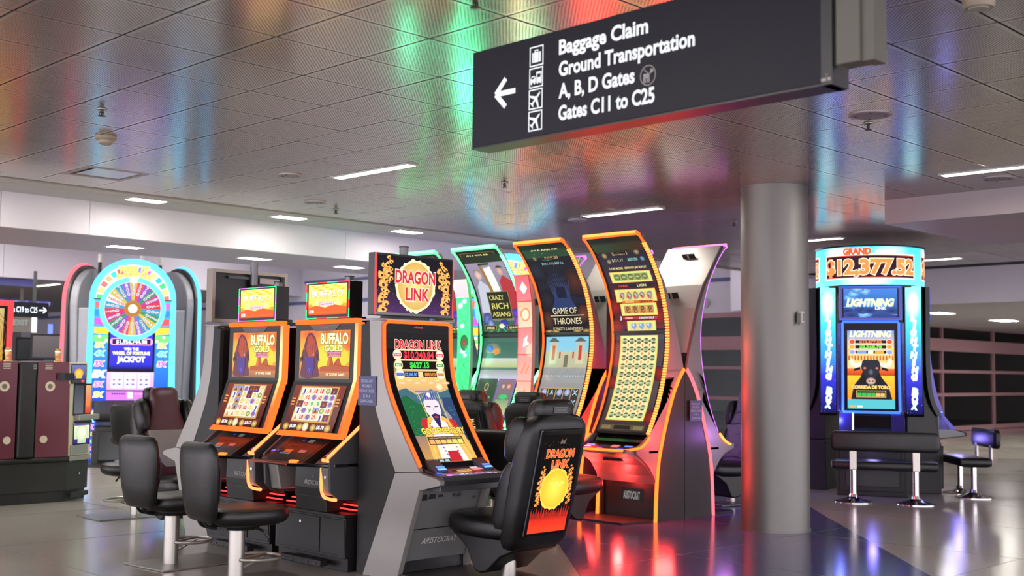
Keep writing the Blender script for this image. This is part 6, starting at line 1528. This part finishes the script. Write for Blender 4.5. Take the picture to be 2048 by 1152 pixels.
# ================================================================== seats
def slot_stool(label, loc, rz, group='low back stools'):
    """sitter looks along +x of its own frame"""
    t = thing('slot_stool', label, 'stool', loc, rz, group)
    b = MB().loft([((-.275 - .035 * k, 0, z), (0, w_, 0), (th, 0, 0)) for k, z, w_, th in ((0, .452, .12, .012), (0, .465, .17, .032), (.1, .50, .20, .046), (.4, .62, .225, .054), (.7, .76, .245, .056), (.9, .88, .25, .054), (1, .95, .24, .045), (1, .98, .21, .028), (1, .99, .16, .01))], 36, 2.7)
    obj('backrest', b, m_leather, t, smooth=True)
    obj('backrest_piping', MB().tube([(-.262, .2 * math.cos(a * D2R * 15) * (1.15), .72 + .24 * math.sin(a * D2R * 15)) for a in range(24)], .006, 6, closed=True), m_blackp, t, smooth=True)
    s = MB().loft([((.06, 0, z), (hx, 0, 0), (0, hy, 0)) for z, hx, hy in ((.405, .16, .13), (.412, .23, .19), (.43, .275, .225), (.46, .295, .24), (.495, .298, .243), (.52, .285, .232), (.533, .255, .205), (.538, .2, .16))], 40, 2.8)
    obj('seat', s, m_leather, t, smooth=True)
    obj('seat_underframe', MB().lathe([(.13, .38), (.15, .41)], 20, (0.02, 0, 0)).box(-.18, .12, -.05, .05, .385, .41), m_blackp, t, kind='stuff')
    for y in (-.035, .035): obj('back_bracket', MB().tube(smooth_line([(-.05, y, .40), (-.20, y, .405), (-.27, y, .44), (-.29, y, .53)], 4), .012, 8), m_blackp, t, smooth=True)
    obj('height_lever', MB().tube([(.06, -.12, .40), (.10, -.20, .375), (.13, -.21, .33)], .01, 6), m_blackp, t)
    obj('post', MB().lathe([(.056, .012), (.056, .385), (.05, .39)], 28), m_steel, t, smooth=True)
    ring = [(.16 + .17 * math.cos(a * 10 * D2R), .17 * math.sin(a * 10 * D2R), .17) for a in range(-16, 17)]
    fr = obj('foot_ring', MB().tube(ring, .0125, 8), m_steel, t, smooth=True)
    obj('ring_brace', MB().tube([(.05, 0, .10), (.22, .0, .165)], .008, 6), m_steel, fr); obj('ring_brace', MB().tube([(.05, 0, .17), (.30, .10, .17)], .009, 6), m_steel, fr)
    obj('base_plate', MB().box(-.24, .50, -.28, .27, 0.0012, .012), mat('plate_steel', (134, 132, 126), .35, .5), t, bevel=.003)
    return t
st0 = slot_stool('black stool with low rounded back at the farther bison machine', (4.62, 8.27, 0), 4)
dup(st0, (4.55, 7.24, 0), -3, 'black stool with red reflections on its seat, nearest the camera at the bison machines')
dup(st0, (7.55, 7.62, 0), 20, 'black stool standing between the flame machine and the curved machines')
dup(st0, (5.88, 11.25, 0), 178, 'far stool half hidden behind the leftmost stool back, with only foot ring and plate showing')
dup(st0, (8.05, 15.7, 0), 62, 'low dark stool in front of the wheel machine')

def padded_seat(label, loc, rz, back_art, cloth, insert, group='high back padded chairs', seams=0, pz=0.0, plate=False):
    """sitter looks along +y of its own frame"""
    t = thing('padded_chair', label, 'chair', loc, rz, group)
    lean = .20
    Y = lambda z: -.20 - lean * (z - .35) / .85
    shell = MB().loft([((0, Y(z) - .03, z), (w_, 0, 0), (0, th, 0)) for z, w_, th in ((.27, .20, .03), (.29, .25, .06), (.34, .275, .085), (.6, .288, .095), (.95, .290, .095), (1.08, .285, .09), (1.14, .27, .085), (1.18, .235, .07), (1.205, .18, .05), (1.212, .13, .03))], 40, 5)
    obj('back_shell', shell, m_leather, t, smooth=True)
    cs = MB().loft([((0, Y(z) + .075, z), (w_, 0, 0), (0, th, 0)) for z, w_, th in ((.40, .20, .03), (.44, .245, .06), (.6, .255, .075), (.82, .235, .07), (.98, .185, .06), (1.08, .15, .055), (1.2, .142, .06), (1.27, .14, .06), (1.30, .12, .045), (1.31, .09, .03))], 36, 3.4)
    obj('back_cushion', cs, cloth, t, smooth=True)
    for s in (-1, 1):
        wb = MB().loft([((s * .235, Y(z) + .065, z), (w_, 0, 0), (0, th, 0)) for z, w_, th in ((.88, .03, .03), (.92, .05, .075), (1.02, .058, .10), (1.12, .055, .09), (1.17, .045, .06), (1.19, .03, .035))], 24, 3)
        obj('shoulder_bolster', wb, m_leather, t, smooth=True)
        sb = MB().loft([((s * .245, Y(z) + .07, z), (w_, 0, 0), (0, th, 0)) for z, w_, th in ((.42, .025, .04), (.48, .04, .085), (.7, .04, .085), (.82, .035, .06), (.87, .02, .03))], 20, 3)
        obj('side_bolster', sb, m_leather, t, smooth=True)
    obj('lumbar_insert', MB().loft([((0, Y(z) + .122, z), (w_, 0, 0), (0, .034, 0)) for z, w_ in ((.56, .07), (.60, .11), (.72, .15), (.84, .20), (.90, .215), (.905, .205))], 28, 5), insert, t, smooth=True)
    for k in range(seams):
        z = .52 + k * .13
        obj('stitch_seam', MB().tube([(-.17, Y(z) + .135, z - .0), (0, Y(z) + .152, z + .025), (.17, Y(z) + .135, z)], .005, 6), m_blackp, t)
    hr = MB().loft([((0, Y(1.2) - .01, z), (w_, 0, 0), (0, th, 0)) for z, w_, th in ((1.17, .15, .05), (1.2, .165, .065), (1.27, .165, .068), (1.30, .15, .055), (1.312, .12, .035))], 28, 4)
    obj('headrest_shell', hr, m_leather, t, smooth=True)
    a = Art(.14, .05)
    a.rect(0, .005, .14, .045, (110, 110, 112)).rect(.003, .008, .137, .042, (26, 26, 28)).text('aristocrat', .07, .025, .018, (120, 120, 122), bold=.02)
    a.build('headrest_badge', flat((-.07, Y(1.2) - .0805, 1.215), (1, 0, 0), (0, 0, 1)), PR, t)
    pan = MB().loft([((0, y, .405 + dz), (w_, 0, 0), (0, 0, th)) for y, w_, th, dz in ((-.16, .235, .07, 0), (-.1, .262, .085, 0), (.1, .268, .088, 0), (.28, .266, .088, .008), (.36, .255, .08, .015), (.40, .23, .06, .012), (.42, .19, .035, .01))], 36, 3.6)
    obj('seat_cushion', pan, m_leather, t, smooth=True)
    sh = MB().prism([(-.30, .36), (-.26, .27), (-.12, .215), (.02, .10), (.09, .085), (.15, .10), (.19, .18), (.23, .25), (.32, .31), (.39, .35), (.39, .38), (-.30, .40)], 'x', -.21, .21)
    obj('under_shell', sh, m_blackp, t, bevel=.04, smooth=True)
    obj('post', MB().lathe([(.052, pz), (.052, .2)], 24, (-.03, -.02, 0)), m_steel, t, smooth=True)
    if plate: obj('base_plate', MB().box(-.26, .26, -.34, .34, 0.001, .03), m_dgrey, t, bevel=.008)
    if back_art:
        a = back_art(); W, H = a.w, a.h
        fr = obj('display_frame', MB().box(-.25, .25, -.012, .012, 0, .84), m_blackg, t, bevel=.02)
        fr.scale = (.86, 1, .90); fr.location = (0, Y(.34) - .131, .375); fr.rotation_euler = (math.atan(lean / .85), 0, 0)
        a.build('back_display', flat((-W / 2, -.0125, .03), (1, 0, 0), (0, 0, 1)), A1, fr)
    return t
def flame_back():
    a = Art(.44, .77)
    a.rect(0, 0, .44, .77, (14, 12, 12)); rnd = random.Random(9)
    a.rect(.0, .0, .44, .09, (226, 70, 40), (230, 50, 34)).rect(.0, .09, .44, .16, (230, 50, 34), (60, 14, 12))
    for k in range(16): x = k * .029; a.poly([(x - .012, .12), (x + .008, .12 + .06 + rnd.random() * .04), (x + .02, .12)], (150 + rnd.randint(0, 60), 40, 30))
    for k in range(50): a.ell(rnd.random() * .44, .1 + rnd.random() * .62, .0018, .0018, (220, 160, 90), n=5)
    for x, y in ((.045, .36), (.395, .36), (.06, .44), (.38, .44), (.04, .27), (.40, .27)): flames(a, x, y, .045, (240, 130, 40))
    a.ell(.22, .345, .165, .165, (250, 200, 60), (252, 214, 90), n=60, jag=.10).ell(.22, .345, .148, .148, (252, 232, 90), (248, 190, 50), n=40)
    for k in range(5): a.ell(.18 + .03 * k, .39 - .02 * (k % 2), .03, .012, (255, 244, 130), (250, 222, 80), n=10)
    a.text('DRAGON', .22, .625, .062, (230, 70, 40), w=.32, bold=.02, out=(255, 180, 110), ot=.045).text('LINK', .24, .54, .062, (230, 70, 40), w=.20, bold=.02, out=(255, 180, 110), ot=.045)
    a.poly([(.19, .70), (.21, .74), (.23, .72), (.26, .745), (.25, .70)], (110, 90, 80))
    return a
def title_back():
    a = Art(.44, .77); a.rect(0, 0, .44, .77, (14, 12, 12)).rect(0, .05, .44, .50, (226, 90, 40), (60, 24, 18)); rnd = random.Random(5)
    for k in range(14): a.ell(rnd.random() * .44, .1 + rnd.random() * .28, .06, .05, (240, 150, 60), (200, 80, 40), n=9, jag=.5)
    a.text('GAME OF', .22, .685, .055, (240, 214, 150), w=.34, bold=.01).rect(.04, .645, .40, .651, (240, 214, 150)).text('THRONES', .22, .60, .052, (240, 214, 150), w=.36, bold=.01).text("KING'S LANDING", .22, .535, .026, (236, 130, 70), w=.34, bold=.0).poly([(.18, .73), (.20, .76), (.22, .74), (.25, .765), (.24, .73)], (200, 50, 40))
    return a
m_maroon = mat('maroon_leather', (74, 40, 46), .35, bump=.4, scale=60); m_greyl = mat('grey_leather', (128, 124, 114), .45, bump=.3, scale=60)
m_viol = mat('violet_leather', (70, 52, 78), .38, bump=.4, scale=60)
padded_seat('big black padded chair with a lit flame picture on its back, in front', (5.99, 5.98, 0), 0, flame_back, m_leather, m_greyl, seams=4, pz=.052)
padded_seat('black padded chair with fiery title lettering on its back, left of the front chair', (8.70, 8.87, 0), -90, title_back, m_leather, m_greyl)
padded_seat('black padded chair mostly hidden behind the flame picture chair', (8.46, 7.80, 0), -90, None, m_leather, m_greyl)
padded_seat('dark maroon padded chair with grey lumbar insert, seen from its front at left', (5.74, 10.20, 0), 178, None, m_maroon, m_greyl, seams=0)
padded_seat('violet lit padded chair beside the steel column, seen from its front', (11.6, 8.0, 0), 78, None, m_viol, m_viol, seams=5, plate=True)
# benches of the jackpot pod
def bench(label, loc, rz, W):
    """sitter looks along +y"""
    t = thing('pod_bench', label, 'bench', loc, rz, 'backed benches at the jackpot pod')
    h = W / 2
    b = MB().loft([((x, -.24, .735), (0, th, 0), (0, 0, hz)) for x, th, hz in ((-h, .02, .07), (-h + .015, .035, .10), (-h + .05, .042, .118), (h - .05, .042, .118), (h - .015, .035, .10), (h, .02, .07))], 32, 4)
    obj('backrest', b, m_leather, t, smooth=True)
    s = MB().loft([((x, .02, .445), (0, hy, 0), (0, 0, hz)) for x, hy, hz in ((-h, .16, .03), (-h + .015, .19, .05), (-h + .05, .205, .06), (h - .05, .205, .06), (h - .015, .19, .05), (h, .16, .03))], 32, 4.5)
    obj('seat', s, m_leather, t, smooth=True)
    for x in (-h * .58, h * .58):
        obj('back_strap', MB().box(x - .04, x + .04, -.225, -.20, .40, .66), m_steel, t, bevel=.004)
        obj('post', MB().lathe([(.036, .05), (.036, .39)], 24, (x, .0, 0)), m_chrome, t, smooth=True)
        obj('trumpet_base', MB().lathe([(.225, 0.0), (.225, .008), (.17, .022), (.10, .04), (.055, .065), (.045, .10)], 40, (x, .0, 0)), m_chrome, t, smooth=True)
    return t
bench('long black backed bench on two chrome trumpet legs facing the bull screen machine', (13.14, 6.84, 0), -61.5, 1.22)
bench('shorter black bench seen end on at the right of the jackpot pod', (14.86, 6.60, 0), 41, .95)
